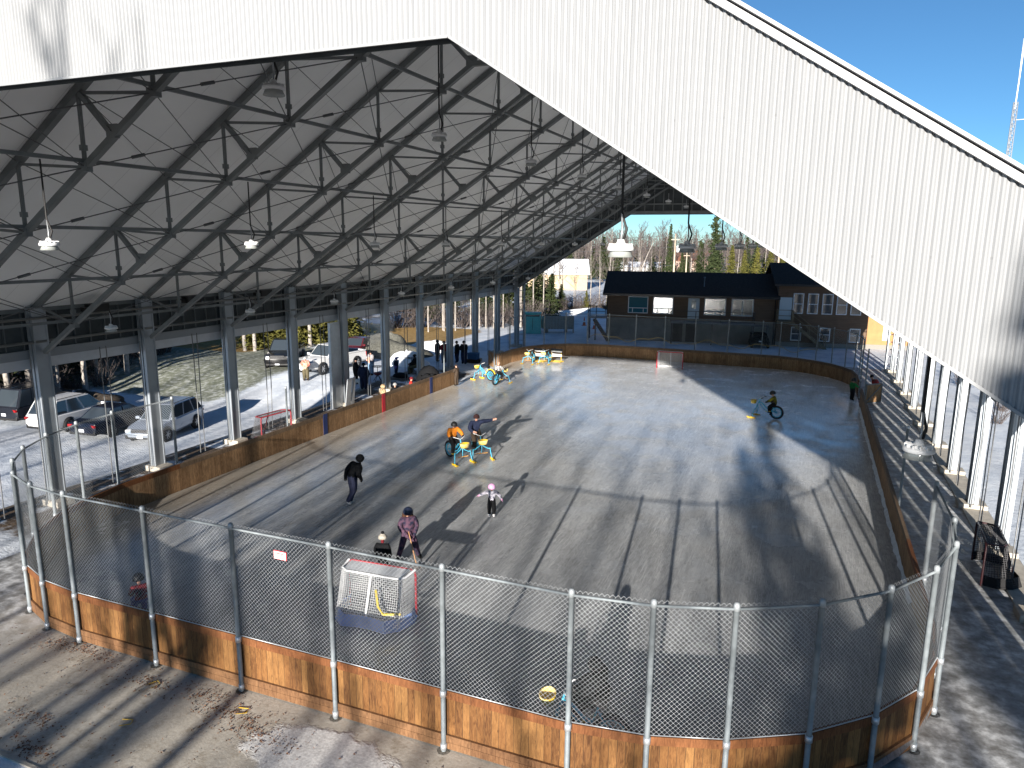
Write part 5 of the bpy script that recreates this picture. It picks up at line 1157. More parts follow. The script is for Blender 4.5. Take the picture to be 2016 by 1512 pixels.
for y in (-1.3, -.4):
    mm = MB()
    for f in (0.02, .5, .98): mm.bar((16.6 + 3 * f, y, 2.35 - 2.3 * f), (16.6 + 3 * f, y, 3.35 - 2.3 * f), .06, .06)
    for k in (1.0, .6): mm.bar((16.62, y, 2.35 + k), (19.55, y, .08 + k), .05, .05)
    mm.build('stair_rail', TANW, s2_)
# sunlit return wall at the right of the hall
yw = thing('annex_wall', 'tan annex wall catching the sun at the right end of the brown hall', 'building', HA + hd_ * 23.2 + hn * .3, R(10)); mm = MB(); mm.b2((0, 0, .4), (3.6, 6, 4.0)); mm.build('wall', mat('tan siding', (0.33, 0.17, 0.065), .7, var=.08, vscale=2), yw)
mm = MB(); mm.b2((-.01, -.01, 0), (3.61, 6, .398)); mm.build('footing', mat('pale foundation', (0, 0, 0)), yw); mm = MB(); mm.b2((-.2, -.3, 4.0), (3.9, 6.2, 4.2)); mm.build('roof', SHING, yw)
mm = MB(); mm.b2((2.3, -.06, .45), (3.3, -.002, 2.5)); mm.build('door', mat('dark brown door', (0, 0, 0)), yw); mm = MB(); mm.b2((1.35, -.05, .8), (1.75, -.002, 2.3)); mm.build('window', TRIMW, yw)
# dark utility vehicle under the deck end
def utv():
    t = thing('utility_vehicle', 'black off-road utility vehicle parked under the hall deck by the stairs', 'vehicle', HA + hd_ * 13.9 + hn * -1.2, R(10 - 90)); mm = MB()
    mm.b2((-1.3, -.72, .45), (1.2, .72, .95)); mm.b2((-1.35, -.7, .951), (-.4, .7, 1.2)); mm.b2((.55, -.62, .951), (1.15, .62, 1.12)); mm.build('body', JB, t, bevel=.06)
    mm = MB()
    for y in (-.66, .66): mm.path([(.55, y, 1.1), (.3, y, 1.9), (-.5, y, 1.9), (-.6, y, 1.1)], .03, 6)
    mm.tube((.3, -.66, 1.9), (.3, .66, 1.9), .03, 6); mm.tube((-.5, -.66, 1.9), (-.5, .66, 1.9), .03, 6); mm.build('roll_cage', mat('grey cage', (0.06, 0.065, 0.07), .5), t)
    MX = Matrix(((1, 0, 0), (0, 0, 1), (0, 1, 0)))
    for x in (.8, -.85):
        for y in (-.7, .7): mm = MB(); mm.lathe([(.001, -.11), (.26, -.12), (.33, -.08), (.33, .08), (.26, .12), (.001, .11)], 16, c=(x, y, .33), M=MX); mm.build('wheel', RUB, t)
    mm = MB(); mm.b2((1.2, -.15, .6), (1.215, .15, .7)); mm.build('number_plate', PL_, t)
PL_ = mat('number plate', (.6, .62, .66), .5); utv()
# yellow hose looped along the far fence
mm = MB(); pts = []
for i in range(48):
    x = -16.2 + i * .36; pts.append((x, 55.75 + .05 * math.sin(i), 1.75 + .18 * math.sin(i * .55) + .10 * math.sin(i * 1.3)))
mm.path(pts, .022, 5); tag(mm.build('hose', mat('yellow hose', (0.42, 0.32, 0.12), .5)), 'yellow cord looped along the far chain-link fence', 'cord')

# ------------------------------------------------------------------ yard objects beyond the rink
def g0(px): return px
cb = thing('utility_cabinet', 'turquoise metal utility cabinet at the far left corner of the rink', 'cabinet', (-26.1, 68.6, 0), R(20)); TURQ = mat('turquoise enamel', (0.10, 0.42, 0.37), .5, var=.08)
mm = MB(); mm.b2((-.85, -.6, 0), (.85, .6, 2.05)); mm.build('cabinet_body', TURQ, cb, bevel=.03); mm = MB(); mm.b2((-.9, -.65, 2.052), (.9, .65, 2.12)); mm.build('cabinet_top', TURQ, cb)
mm = MB(); mm.b2((-.7, -.63, 1.75), (.7, -.603, 1.92)); mm.b2((-.02, -.625, .4), (.02, -.603, 1.6)); mm.build('vent_slot', BLACK, cb); mm = MB(); mm.b2((-.8, -.62, .35), (-.04, -.602, 1.65)); mm.b2((.04, -.62, .35), (.8, -.602, 1.65)); mm.build('cabinet_door', TURQ, cb)
tk = thing('fuel_tank', 'pale green cylindrical tank with a grey board screen beside the turquoise cabinet', 'tank', (-24.2, 70.6, 0), R(28)); mm = MB()
MXa = Matrix(((0, 0, 1), (0, 1, 0), (-1, 0, 0))); mm.lathe([(.001, -1.7), (.5, -1.66), (.66, -1.5), (.66, 1.5), (.5, 1.66), (.001, 1.7)], 18, c=(0, 0, 1.0), M=MXa); mm.build('tank_shell', mat('pale green enamel', (0.32, 0.44, 0.38), .5), tk)
mm = MB(); [mm.b2((x - .1, -.3, 0), (x + .1, .3, .5)) for x in (-1.0, 1.0)]; mm.build('tank_saddle', CONC, tk); mm = MB(); [mm.b2((-1.35 + i * .3, -.98, .4), (-1.07 + i * .3, -.94, 1.75)) for i in range(10)]; [mm.b2((x - .06, -.93, 0), (x + .06, -.85, 1.7)) for x in (-1.3, 1.6)]; mm.build('board_screen', mat('grey boards', (0.27, 0.25, 0.22), .8, var=.15, vscale=6), tk)
for (x, y), w_ in (((-23.3, 77.5), 'left'), ((-21.4, 75.0), 'right')):
    t = thing('traffic_cone', w_ + ' of two orange traffic cones in the shade left of the hall stairs', 'traffic cone', (x, y, 0)); OR = mat('cone orange', (0.55, 0.09, 0.03), .6); mm = MB(); mm.lathe([(.19, .03), (.03, .95), (.001, .95)], 14); mm.build('cone_body', OR, t); mm = MB(); mm.b2((-.25, -.25, 0), (.25, .25, .03)); mm.build('cone_base', OR, t); mm = MB(); mm.lathe([(.135, .4), (.105, .55)], 14, c=(0, 0, .005)); mm.build('cone_band', WHITE, t)
def lump(name, label, cat, loc, s, m_, seed=1, kind='stuff', amp=.25, n=28):
    r_ = random.Random(seed); ph = [(r_.uniform(0, 6), r_.uniform(1, 4), r_.uniform(1, 4)) for _ in range(6)]; mm = MB(); vs = []
    for j in range(n // 2 + 1):
        for i in range(n):
            a = 2 * math.pi * i / n; f = j / (n // 2); rr = 1 - f; h = (1 - rr ** 1.6) * (rr < 2)
            q = sum(math.sin(p + a * round(b_) + f * c_ * 3) for p, b_, c_ in ph) / 6; vs.append((math.cos(a) * rr * (1 + q * amp) * s[0], math.sin(a) * rr * (1 + q * amp) * s[1], max(-.05, h * s[2] * (1 + q * amp) + r_.uniform(-.02, .02) * s[2] - (.05 if j == 0 else 0))))
    fs = [(j * n + i, j * n + (i + 1) % n, (j + 1) * n + (i + 1) % n, (j + 1) * n + i) for j in range(n // 2) for i in range(n)]
    mm.add(vs, fs, smooth=True); o = mm.build(name, m_); o.location = loc; return tag(o, label, cat, kind=kind)
GRAV = mat('grey gravel', (0.085, 0.085, 0.072), .95, var=.35, vscale=9, bump=.8, bscale=14); SNOWM = mat('heaped snow', (0.78, 0.79, 0.8), .8, var=.06, vscale=3, bump=.5, bscale=5)
lump('gravel_pile', 'large grey gravel pile behind the gathering on the left', 'gravel pile', (-31.6, 50.2, 0), (3.3, 2.4, 1.65), GRAV, 4)
lump('snow_pile', 'bright snow heap in front of the gravel pile', 'snow pile', (-27.9, 46.8, 0), (1.9, 1.4, 1.0), SNOWM, 5)
lump('snow_pile', 'long low snow heap behind the standing group', 'snow pile', (-29.5, 54.4, 0), (2.8, 1.6, .75), SNOWM, 6)
lump('snow_pile', 'ploughed snow ridge along the far road, left of the hall', 'snow pile', (-34, 88.0, 0), (6.0, 1.6, 1.0), SNOWM, 8); lump('snow_pile', 'ploughed snow ridge along the far road, nearer the hall', 'snow pile', (-25.5, 89.5, 0), (6.5, 1.6, .9), SNOWM, 9)
lump('brush_pile', 'dark heap of soil and brush by the trees above the parked cars', 'brush pile', (-41.4, 30.6, hz(-41.4, 30.6)), (3.6, 1.8, .8), mat('dark brush', (0.05, 0.038, 0.028), .9, var=.4, vscale=5, bump=.8, bscale=10), 11)
# smoke rising from the fire
def smoke():
    m_ = bpy.data.materials.new('wood smoke'); m_.use_nodes = True; nt = m_.node_tree; nt.nodes.remove(nt.nodes['Principled BSDF']); pv = nt.nodes.new('ShaderNodeVolumePrincipled'); out = nt.nodes['Material Output']; pv.inputs['Color'].default_value = (.75, .8, .9, 1)
    tc = nt.nodes.new('ShaderNodeTexCoord'); nz = nt.nodes.new('ShaderNodeTexNoise'); nz.inputs['Scale'].default_value = 1.1; nz.inputs['Detail'].default_value = 4; nt.links.new(tc.outputs['Object'], nz.inputs['Vector']); rp = nt.nodes.new('ShaderNodeMapRange'); rp.inputs['From Min'].default_value = .42; rp.inputs['From Max'].default_value = .7; rp.inputs['To Max'].default_value = .12; nt.links.new(nz.outputs['Fac'], rp.inputs['Value']); nt.links.new(rp.outputs['Result'], pv.inputs['Density']); nt.links.new(pv.outputs['Volume'], out.inputs['Volume'])
    mm = MB(); mm.lathe([(.001, 0), (.4, .1), (.7, 1.5), (1.2, 3.4), (1.5, 4.6), (.9, 5.4), (.001, 5.6)], 14, M=Matrix.Diagonal((1.3, 1.0, 1))); o = mm.build('smoke', m_); o.location = (-29.6, 45.5, .2); tag(o, 'thin blue smoke drifting up behind the gathering', 'smoke', kind='stuff')
smoke()
# beige garage, red-brown house, far sheds
def simple_house(name, label, loc, rz, L, D, ze, zg, wall, roof, door=None):
    t = thing(name, label, 'building', loc, rz); mm = MB(); mm.b2((-L / 2, -D / 2, 0), (L / 2, D / 2, ze)); mm.add([(-L / 2, -D / 2, ze), (-L / 2, D / 2, ze), (-L / 2, 0, zg), (L / 2, -D / 2, ze), (L / 2, D / 2, ze), (L / 2, 0, zg)], [(0, 2, 1), (3, 4, 5)]); mm.build('wall', wall, t)
    mm = MB(); o = .5; k = (zg - ze) / (D / 2)
    a = [(x, y, z) for x in (-L / 2 - o, L / 2 + o) for y, z in ((-D / 2 - o, ze - k * o + .02), (0, zg + .02), (D / 2 + o, ze - k * o + .02))]; b = [(x, y, z + .2) for x, y, z in a]
    mm.add(a + b, [(6, 9, 10, 7), (7, 10, 11, 8), (0, 1, 4, 3), (1, 2, 5, 4), (0, 3, 9, 6), (2, 8, 11, 5), (0, 6, 7, 1), (1, 7, 8, 2), (3, 4, 10, 9), (4, 5, 11, 10)]); mm.build('roof', roof, t)
    if door:
        for x0, x1, z1 in door: mm = MB(); mm.b2((x0, -D / 2 - .05, .1), (x1, -D / 2 - .002, z1)); mm.build('door', mat('cream door', (0.42, 0.33, 0.22), .7), t)
    return t
SNOWROOF = mat('snow covered roof', (0.68, 0.71, 0.76), .8, var=.1, vscale=.8)
simple_house('garage', 'beige garage with snow-covered roof among birches beyond the road', (-47.5, 138, 0), R(22), 11.5, 8, 3.2, 5.6, mat('beige siding', (0.46, 0.33, 0.20), .8, var=.08), SNOWROOF, [(-4.6, -1.4, 2.7), (-.8, 2.4, 2.7)])
simple_house('cottage', 'small cottage with red-brown roof behind the hall ridge', (-34.5, 215, 1.2), R(16), 13, 9, 3.2, 5.6, mat('pinkish siding', (0.50, 0.36, 0.30), .8), mat('red-brown shingles', (0.19, 0.085, 0.055), .9, var=.15, vscale=2))
simple_house('shed', 'low white shed roof showing just above the hall ridge on the left', (-46, 205, .6), R(16), 12, 7, 1.9, 3.0, mat('white siding', (0.5, 0.5, 0.5), .8), SNOWROOF)
# lattice mast and utility poles
def mast(label, x, y, h, hl):
    t = thing('lattice_mast', label, 'mast', (x, y, 0)); mm = MB(); w = .32; c = [(w * math.cos(R(a)), w * math.sin(R(a))) for a in (90, 210, 330)]; GM = mat('grey mast steel', (0.36, 0.39, 0.43), .5, .3)
    for a in c: mm.tube((*a, 0), (a[0] * .55, a[1] * .55, hl), .045, 5)
    n = int(hl / .55)
    for i in range(n):
        z0, z1 = i * hl / n, (i + 1) * hl / n; k0, k1 = 1 - .45 * z0 / hl, 1 - .45 * z1 / hl
        for j in range(3): a, b = c[j], c[(j + 1) % 3]; mm.tube((a[0] * k0, a[1] * k0, z0), (b[0] * k1, b[1] * k1, z1), .024, 4); mm.tube((a[0] * k1, a[1] * k1, z1), (b[0] * k1, b[1] * k1, z1), .02, 4)
    mm.build('lattice', GM, t); mm = MB(); mm.tube((0, 0, hl - .5), (.05, 0, h), .055, 6); mm.tube((0, 0, hl + .5), (-.05, 0, h - 1.5), .02, 5); mm.build('antenna', WHITE, t)
    mm = MB(); mm.tube((.1, 0, hl - 1.4), (1.5, 0, hl - 1.35), .025, 5); mm.build('side_arm', WHITE, t)
mast('tall grey lattice radio mast against the blue sky at the right edge', 14.4, 75, 27.5, 21.0)
def upole(label, x, y, h, transf=True, arm=1.2):
    t = thing('utility_pole', label, 'utility pole', (x, y, hz(x, y))); mm = MB(); mm.tube((0, 0, 0), (0, 0, h), .17, 8, .12); mm.build('pole_shaft', mat('weathered pole wood', (0.44, 0.36, 0.28), .85, var=.15, vscale=4), t)
    if transf: mm = MB(); mm.lathe([(.001, .5), (.24, .45), (.26, .3), (.26, -.45), (.2, -.5), (.001, -.5)], 12, c=(.48, 0, h - 2.2)); mm.build('transformer', mat('pale transformer', (0.6, 0.62, 0.65), .5), t)
    mm = MB(); mm.b2((-arm / 2, -.06, h - .9), (arm / 2, .06, h - .78)); mm.build('cross_arm', mat('weathered pole wood', (0, 0, 0)), t)
upole('wooden utility pole with white transformer behind the hall roof', -19.4, 110, 10.5); upole('plain wooden pole far behind the hall near the big roof edge', -5.2, 120, 9.0, False); upole('slim pole by the low white shed', -24.0, 150, 7.5, False)
for i, (z, sag) in enumerate(((10.3, .6), (8.6, .8), (5.9, .7))):
    mm = MB(); a, b = V((-19.4, 110, z)), V((-75, 122, z - 1.2)); mm.path([a.lerp(b, k / 10) - V((0, 0, sag * 4 * (k / 10) * (1 - k / 10))) for k in range(11)], .022, 4); tag(mm.build('power_line', STEELC), ('topmost', 'middle', 'lowest')[i] + ' of the thin power lines crossing left from the transformer pole', 'power line')
# fallen leaves and twigs on the slab
mm = MB(); r_ = random.Random(21); cl = [(-14.0, 10.0, .5), (-12.2, 9.75, .45), (-10.7, 9.9, .5), (-8.9, 9.3, .5), (-9.9, 9.6, .5), (-13.2, 8.0, .4), (-12.5, 7.4, .3), (-15.3, 10.0, .4), (-6.3, 9.0, .4)]
for i in range(1900):
    if i < 1350: c_ = r_.choice(cl); x, y = r_.gauss(c_[0], c_[2] * 1.0), r_.gauss(c_[1], c_[2] * .35)
    else: x, y = r_.uniform(-17.5, -3), r_.uniform(6.0, 10.2)
    if y > 10.25 or y < 5.8: continue
    s_ = r_.uniform(.012, .035); a = r_.uniform(0, 6.28); z = .026 + r_.uniform(0, .012); ca, sa = math.cos(a) * s_, math.sin(a) * s_
    mm.add([(x - ca, y - sa, z), (x - sa * .5, y + ca * .5, z + r_.uniform(0, .02)), (x + ca, y + sa, z), (x + sa * .5, y - ca * .5, z + r_.uniform(0, .02))], [(0, 1, 2, 3)])
tag(mm.build('fallen_leaves', mat('dead leaves', (0.09, 0.035, 0.018), .85, col2=(0.17, 0.08, 0.04), vscale=30)), 'brown dead leaves scattered along the foot of the near boards', 'leaves', kind='stuff')
for i, (x, y, a) in enumerate(((-11.55, 8.6, .3), (-12.05, 9.7, 1.0), (-9.75, 9.75, .2))):
    mm = MB(); mm.path([(-.12, .1, 0), (.1, .1, .01), (.12, -.02, 0), (-.06, -.1, .01)], .007, 5); o = mm.build('strap_scrap', YEL); o.location = (x, y, .03); o.rotation_euler = (0, 0, a); tag(o, ('bent yellow strap lying alone on the open slab', 'yellow strap scrap under the boards by a leaf heap', 'yellow strap scrap at the foot of a fence post')[i], 'strap')
# ------------------------------------------------------------------ trees
BARK = mat('pale birch bark', (0.27, 0.245, 0.22), .8, var=.35, vscale=6, stretch=(1, 1, .6)); BARKD = mat('brown bark', (0.095, 0.075, 0.06), .9, var=.3, vscale=6)
TWIG = mat('bare twigs', (0.085, 0.07, 0.066), .9, var=.15, vscale=2); TWIGL = mat('pale bare twigs', (0.13, 0.112, 0.10), .9, var=.15, vscale=2)
def needles(name, c, c2):
    k = NT(name, .85, .15); oi = k.n('ObjectInfo'); n = k.noise(k.pos((1, 1, 1)), 1.6, 4)
    a = k.ramp(n, [(.32, c), (.68, c2)]); b = k.mix(k.math('MULTIPLY', oi.outputs['Random'], .5), a, tuple(x * .55 for x in c)); k.col(b)
    k.b.inputs['Subsurface Weight'].default_value = 0.0; return k.m
NEED = needles('spruce needles', (0.022, 0.036, 0.016), (0.062, 0.075, 0.026)); NEEDY = needles('sunlit cedar needles', (0.060, 0.066, 0.016), (0.155, 0.14, 0.035))
def bare_proto(h, seed, r, bark, twig, lean=0.0, nl=16, lo=.35, tw=1.0, minr=.012, spread=1.0):
    q = random.Random(seed); t = thing('bare_tree', 'x', 'tree'); m = MB(); pts = []; n = 9
    for i in range(n + 1):
        f = i / n; pts.append(V((lean * h * f * f + q.uniform(-.012, .012) * h * f, q.uniform(-.012, .012) * h * f, h * f)))
    m.path(pts, [r * (1 - .9 * i / n) + .008 for i in range(n + 1)], 7); m.build('trunk', bark, t)
    c = MB()
    def at(f):
        k = min(n - 1, int(f * n)); return pts[k].lerp(pts[k + 1], f * n - k)
    for i in range(nl):
        f = lo + (.97 - lo) * (i + q.random() * .6) / nl; p = at(f); a = q.uniform(0, 6.28); L = h * (.30 - .22 * f) * q.uniform(.7, 1.25) * spread
        d = V((math.cos(a), math.sin(a), q.uniform(.5, 1.1))).normalized(); lp = [p]
        for s in range(4):
            d = (d + V((q.uniform(-.25, .25), q.uniform(-.25, .25), q.uniform(0, .3)))).normalized(); lp.append(lp[-1] + d * L / 4)
        br = r * (1 - f) * .5 + minr; c.path(lp, [br, br * .8, br * .6, br * .45, minr * .8], 4, caps=False)
        for s in range(int(7 * tw)):
            k = q.uniform(.2, 1) * 3.99; b = lp[int(k)].lerp(lp[int(k) + 1], k - int(k)); e = (d + V((q.uniform(-1, 1), q.uniform(-1, 1), q.uniform(-.2, .9)))).normalized(); l2 = L * q.uniform(.25, .5)
            mid = b + e * l2 * .5; end = mid + (e + V((q.uniform(-.4, .4), q.uniform(-.4, .4), .25))).normalized() * l2 * .5
            c.path([b, mid, end], [minr, minr * .8, minr * .5], 3, caps=False)
            for u in range(3):
                e2 = (e + V((q.uniform(-1, 1), q.uniform(-1, 1), q.uniform(-.3, .8)))).normalized(); o = mid if u else end; c.path([o, o + e2 * l2 * .45], [minr * .7, minr * .35], 3, caps=False)
    c.build('crown', twig, t); return t
def spruce_proto(h, seed, need, wide=.2, lo=.08, dens=1.0, ragged=.35, narrow=1.0):
    q = random.Random(seed); t = thing('spruce_tree', 'x', 'tree'); m = MB(); m.path([(0, 0, 0), (0.02 * h, 0, h * .5), (0, 0, h)], [h * .016, h * .011, .01], 7); m.build('trunk', BARKD, t); c = MB()
    z = lo * h
    while z < h * .985:
        f = z / h; R_ = h * wide * (1 - f) ** .85 * q.uniform(1 - ragged, 1.1) + .05; nb = max(4, int(9 * dens * (1 - f * .5)))
        for b in range(nb):
            a = q.uniform(0, 6.28); L = R_ * q.uniform(.6, 1.1); dr = q.uniform(.12, .4); k = max(2, int(L / .32)); px = None
            for i in range(k):
                g = (i + .6) / k; x = V((math.cos(a) * L * g, math.sin(a) * L * g, z - dr * L * g * g + .1 * L * g)); s = h * .024 * (1.25 - .6 * g) * q.uniform(.7, 1.35)
                for u in range(3):
                    ax = V((q.uniform(-1, 1), q.uniform(-1, 1), q.uniform(-.5, .5))).normalized(); bx = ax.cross(V((q.uniform(-1, 1), q.uniform(-1, 1), q.uniform(-1, 1)))).normalized(); o = x + V((q.gauss(0, s * .5), q.gauss(0, s * .5), q.gauss(0, s * .3)))
                    c.add([o - ax * s - bx * s * .25, o + ax * s * .2 - bx * s * .4, o + ax * s, o + ax * s * .1 + bx * s * .4], [(0, 1, 2, 3)])
        z += h * .022 / dens ** .5 * (1.15 - .3 * f) * q.uniform(.8, 1.2)
    c.build('crown', need, t); return t
def shrub_proto(h, seed, tw, n=26):
    q = random.Random(seed); t = thing('bare_shrub', 'x', 'shrub'); c = MB()
    for i in range(n):
        a = q.uniform(0, 6.28); s = q.uniform(.05, .4) * h; d = V((math.cos(a) * .5, math.sin(a) * .5, 1)).normalized(); p = V((math.cos(a) * s * .5, math.sin(a) * s * .5, 0)); lp = [p]
        for k in range(4): d = (d + V((q.uniform(-.3, .3), q.uniform(-.3, .3), 0))).normalized(); lp.append(lp[-1] + d * h * q.uniform(.18, .3))
        c.path(lp, [.03, .025, .02, .014, .008], 4, caps=False)
        for k in range(6): j = q.randint(1, 4); e = V((q.uniform(-1, 1), q.uniform(-1, 1), q.uniform(0, 1))).normalized(); c.path([lp[j], lp[j] + e * h * q.uniform(.1, .28)], [.013, .006], 3, caps=False)
    c.build('stems', tw, t); return t
BP = [bare_proto(14, s, .16, BARK, TWIGL if s % 2 else TWIG, lean=l) for s, l in ((1, 0.02), (2, -.03), (3, .05))]
BF = [bare_proto(14, s, .15, BARKD if s != 5 else BARK, TWIG, lean=l, nl=20, lo=.3, minr=.022, tw=1.0, spread=1.15) for s, l in ((4, .0), (5, .03), (6, -.02))]
SPR = [spruce_proto(12, s, NEED, wide=w) for s, w in ((11, .30), (12, .25))]; CED = [spruce_proto(8, s, NEEDY, wide=.34, lo=.03, dens=1.25, ragged=.45) for s in (13, 14)]
SHR = [shrub_proto(2.4, s, TWIG) for s in (21, 22)]
used = set(); tq = random.Random(99)
def plant(pr, x, y, h, ph, label, group, rz=None, sx=1.0):
    k = h / ph; loc = (x, y, hz(x, y) - .05); rz = tq.uniform(0, 6.28) if rz is None else rz
    if pr.name in used: t = dup(pr, loc, rz)
    else: used.add(pr.name); t = pr; t.location = loc; t.rotation_euler = (0, 0, rz)
    t.scale = (k * sx, k * sx, k); t['label'] = label; t['group'] = group
    return t
# A. left wood above the parked cars
LA = 'bare pale-trunked tree at the edge of the dark wood above the parked cars'; LS = 'dark spruce in the wood above the parked cars'
for i in range(17):
    y = 18 + i * 1.9; x = xedge(y) + tq.uniform(-1.0, .6)
    if 44 < y < 49: continue
    plant(BP[i % 3], x, y, tq.uniform(11, 15), 14, LA, 'bare trees above the parked cars', sx=1.25)
for i in range(34):
    y = 16 + i * 1.5; x = xedge(y) + tq.uniform(-8, -2.0)
    if 44.5 < y < 49 and x > -60: continue
    plant(SPR[i % 2], x, y, tq.uniform(8, 13), 12, LS, 'dark spruces above the parked cars', sx=1.25)
for i in range(22): plant(SHR[i % 2], xedge(19 + i * 1.2) + tq.uniform(-3, .3), 19 + i * 1.2, tq.uniform(1.2, 2.4), 2.4, 'bare brown brush at the edge of the wood above the parked cars', 'brush above the parked cars')
# B. sunny evergreens behind the pickups
for i, (x, y, h) in enumerate(((-43.2, 48.3, 6.5), (-41.6, 50.2, 7.5), (-43.5, 51.5, 8.5), (-40.6, 52.6, 8.0), (-42.6, 54.5, 9.5), (-39.6, 54.6, 7.5), (-41.2, 57.5, 9.0), (-44.8, 49.5, 8))): plant(CED[i % 2], x, y, h, 8, 'sunlit yellow-green evergreen behind the black and white pickups', 'evergreens behind the pickups', sx=1.1)
for x, y in ((-43.4, 46.6), (-42.6, 46.9), (-40.0, 50.8)): plant(BP[0], x, y, 12, 14, 'pale trunk among the sunlit evergreens behind the pickups', 'pale trunks behind the pickups', sx=1.2)
# C. leaning aspens beyond the dry grass
for i in range(15):
    x = -36.5 + i * .62 + tq.uniform(-.3, .3); y = 64.5 + i * .75 + tq.uniform(-1.2, 1.2); plant(BP[i % 3], x, y, tq.uniform(11, 14), 14, 'slim pale aspen leaning right in the row beyond the dry grass bank', 'leaning aspens beyond the dry grass', rz=tq.uniform(-.5, .3), sx=.55)
for i in range(20): plant(SHR[i % 2], -41 + i * .7 + tq.uniform(-.6, .6), 66 + i * .5 + tq.uniform(-1, 3), tq.uniform(1.6, 3.2), 2.4, 'dark bare brush behind the leaning aspens', 'brush behind the aspens', sx=1.3)
for i in range(10): plant(SPR[i % 2], -43 + i * 1.6 + tq.uniform(-.8, .8), 72 + i * .9 + tq.uniform(0, 5), tq.uniform(5, 9), 12, 'dark evergreen behind the leaning aspens', 'dark evergreens behind the aspens', sx=1.3)
# D. brush, young spruces and birches along the far road left of the hall
for i in range(20): plant(BP[i % 3], -35.5 + i * .78 + tq.uniform(-.5, .5), 94 + tq.uniform(0, 9), tq.uniform(6, 11), 14, 'thin bare birch by the far road left of the hall', 'thin birches by the far road', sx=.75)
for x, y, h in ((-33.0, 93, 4.6), (-31.6, 94, 3.6), (-34.8, 95, 5.5)): plant(SPR[0], x, y, h, 12, 'small dark spruce by the far road above the turquoise cabinet', 'small spruces above the cabinet', sx=1.5)
for x, y, h in ((-27.6, 92.5, 3.0), (-25.0, 93.5, 2.2)): plant(CED[0], x, y, h, 8, 'small yellow-green spruce by the far road left of the hall', 'small yellow-green spruces by the road')
for i in range(16): plant(SHR[i % 2], -35 + i + tq.uniform(-.5, .5), 92.5 + tq.uniform(0, 4), tq.uniform(1.3, 2.6), 2.4, 'bare brush by the far road left of the hall', 'brush by the far road', sx=1.4)
lb = plant(BP[2], -22.6, 92.5, 10.5, 14, 'leaning white birch just left of the brown hall roof', 'leaning birch', rz=.1, sx=1.25); lb.rotation_euler = (0, R(17), .2); del lb['group']
# E. far wood behind the hall
for i in range(95): plant(BF[i % 3], -66 + i * .92 + tq.uniform(-1.5, 1.5), tq.uniform(168, 225), tq.uniform(10, 14.5), 14, 'bare grey-brown tree in the far wood behind the hall', 'bare trees of the far wood', sx=1.1)
for i in range(34):
    x = -60 + i * 2.4 + tq.uniform(-1.5, 1.5); plant(SPR[i % 2], x, tq.uniform(162, 215), tq.uniform(6, 11), 12, 'dark green spruce standing in the far wood behind the hall', 'spruces of the far wood', sx=1.1)
for x, y, h in ((-16, 158, 9), (-14, 164, 8), (-11, 158, 8.5), (-8.5, 160, 9), (-6, 156, 8), (-13, 152, 6)): plant(CED[int(-x) % 2], x, y, h, 8, 'yellow-green evergreen behind the big roof edge beside the hanging lamps', 'yellow-green evergreens behind the hall', sx=.9)
plant(SPR[1], -27.4, 150, 13.2, 12, 'tall narrow pointed spruce rising above the far wood', 'x', sx=.55); plant(SPR[0], -17.3, 140, 16.0, 12, 'tallest ragged evergreen with open crown beside the transformer pole', 'x', sx=.75)
for o in C.objects:
    if o.get('group') == 'x': del o['group']
def far_wood():
    q = random.Random(5); m = MB()
    for i in range(1500):
        y = q.uniform(228, 330); x = -230 + q.random() * 320; h = q.uniform(8, 12.5); z = hz(x, y); m.cur = 1 if q.random() < .22 else 0
        if m.cur == 0:
            m.path([(x, y, z), (x + q.uniform(-.5, .5), y, z + h)], [.16, .05], 3, caps=False)
            for k in range(9):
                f = q.uniform(.3, .95); a = q.uniform(0, 6.28); L = h * .2 * (1.2 - f); m.path([(x, y, z + h * f), (x + math.cos(a) * L, y + math.sin(a) * L, z + h * f + L * .9)], [.07, .03], 3, caps=False)
        else:
            for k in range(26):
                f = q.uniform(.05, 1); a = q.uniform(0, 6.28); L = h * .17 * (1.05 - f); o = V((x + math.cos(a) * L * .6, y + math.sin(a) * L * .6, z + h * .85 * f)); e = V((math.cos(a), math.sin(a), -.4)) * (L * .5 + .3); s = V((-math.sin(a), math.cos(a), 0)) * .55
                m.add([o - e, o + s, o + e, o - s], [(0, 1, 2, 3)])
    tag(m.build('far_wood', [TWIG, NEED]), 'distant mixed wood of bare trees and spruces along the horizon', 'wood', kind='stuff')
far_wood()
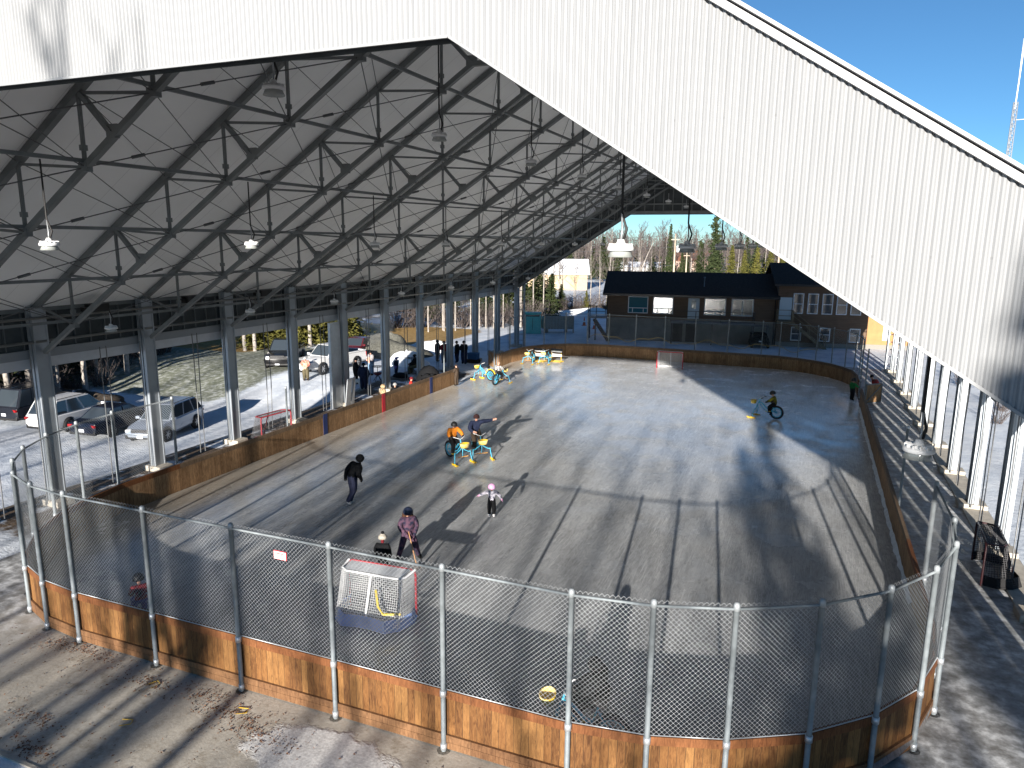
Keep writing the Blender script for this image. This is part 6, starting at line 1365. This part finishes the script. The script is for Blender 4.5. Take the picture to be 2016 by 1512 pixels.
# F. tall trees behind the viewpoint: their long shadows cross the slab, the ice and the white gable
TB = [bare_proto(18, s, .19, BARKD, TWIG, lean=l, nl=18, lo=.45, tw=.9, minr=.014, spread=.8) for s, l in ((31, 0), (32, .015))]
tt = math.tan(R(7.3))
for i, (c, y, h) in enumerate(((-12.25, -24, 17.5), (-13.8, -30, 16), (-11.0, -20, 16.5), (-8.95, -22, 20.5), (-14.8, -26, 15), (-16.2, -21, 15), (-12.8, -38, 18.5), (-10.6, -33, 20.2), (-7.1, -31, 16.5), (-6.2, -26, 15.5), (-4.6, -36, 17), (-2.7, -27, 15.5), (-.7, -24, 15), (.9, -30, 16.5), (-17.6, -34, 17), (-19.5, -28, 16), (-22, -30, 15), (5.5, -28, 18), (7.5, -24, 17), (-25.5, -30, 17), (-29.5, -20, 16), (-32, -25, 15), (-34.5, -18, 16), (-36, -30, 17), (-39.5, -24, 16))):
    plant(TB[i % 2], c - tt * y, y, h, 18, 'tall bare tree behind the viewpoint casting a long shadow', 'trees behind the viewpoint')
for c, y, h in ((3.0, -26, 17.6), (1.9, -38, 17.5), (6.8, -33, 18)): plant(SPR[0], c - tt * y, y, h, 12, 'tall spruce behind the viewpoint casting a broad shadow', 'spruces behind the viewpoint', sx=.62)
# G. sparse brush right of the shelter
plant(SPR[1], -10.2 - tt * -44, -44, 22.3, 12, 'slender spruce behind the viewpoint whose tip shades the white gable', 'slender spruces behind the viewpoint', sx=.3); plant(SPR[1], -11.6 - tt * -40, -40, 20.9, 12, 'slender spruce behind the viewpoint whose tip shades the white gable', 'slender spruces behind the viewpoint', sx=.3)
for i in range(14): plant(SHR[i % 2], 11 + tq.uniform(-1.5, 7), 18 + i * 3.3 + tq.uniform(-1, 1), tq.uniform(.8, 1.7), 2.4, 'low bare brush in the snow right of the shelter', 'brush right of the shelter')
for p in BP + BF + SPR + CED + SHR + TB:
    if p.name not in used:
        for c_ in list(p.children): bpy.data.objects.remove(c_)
        bpy.data.objects.remove(p)
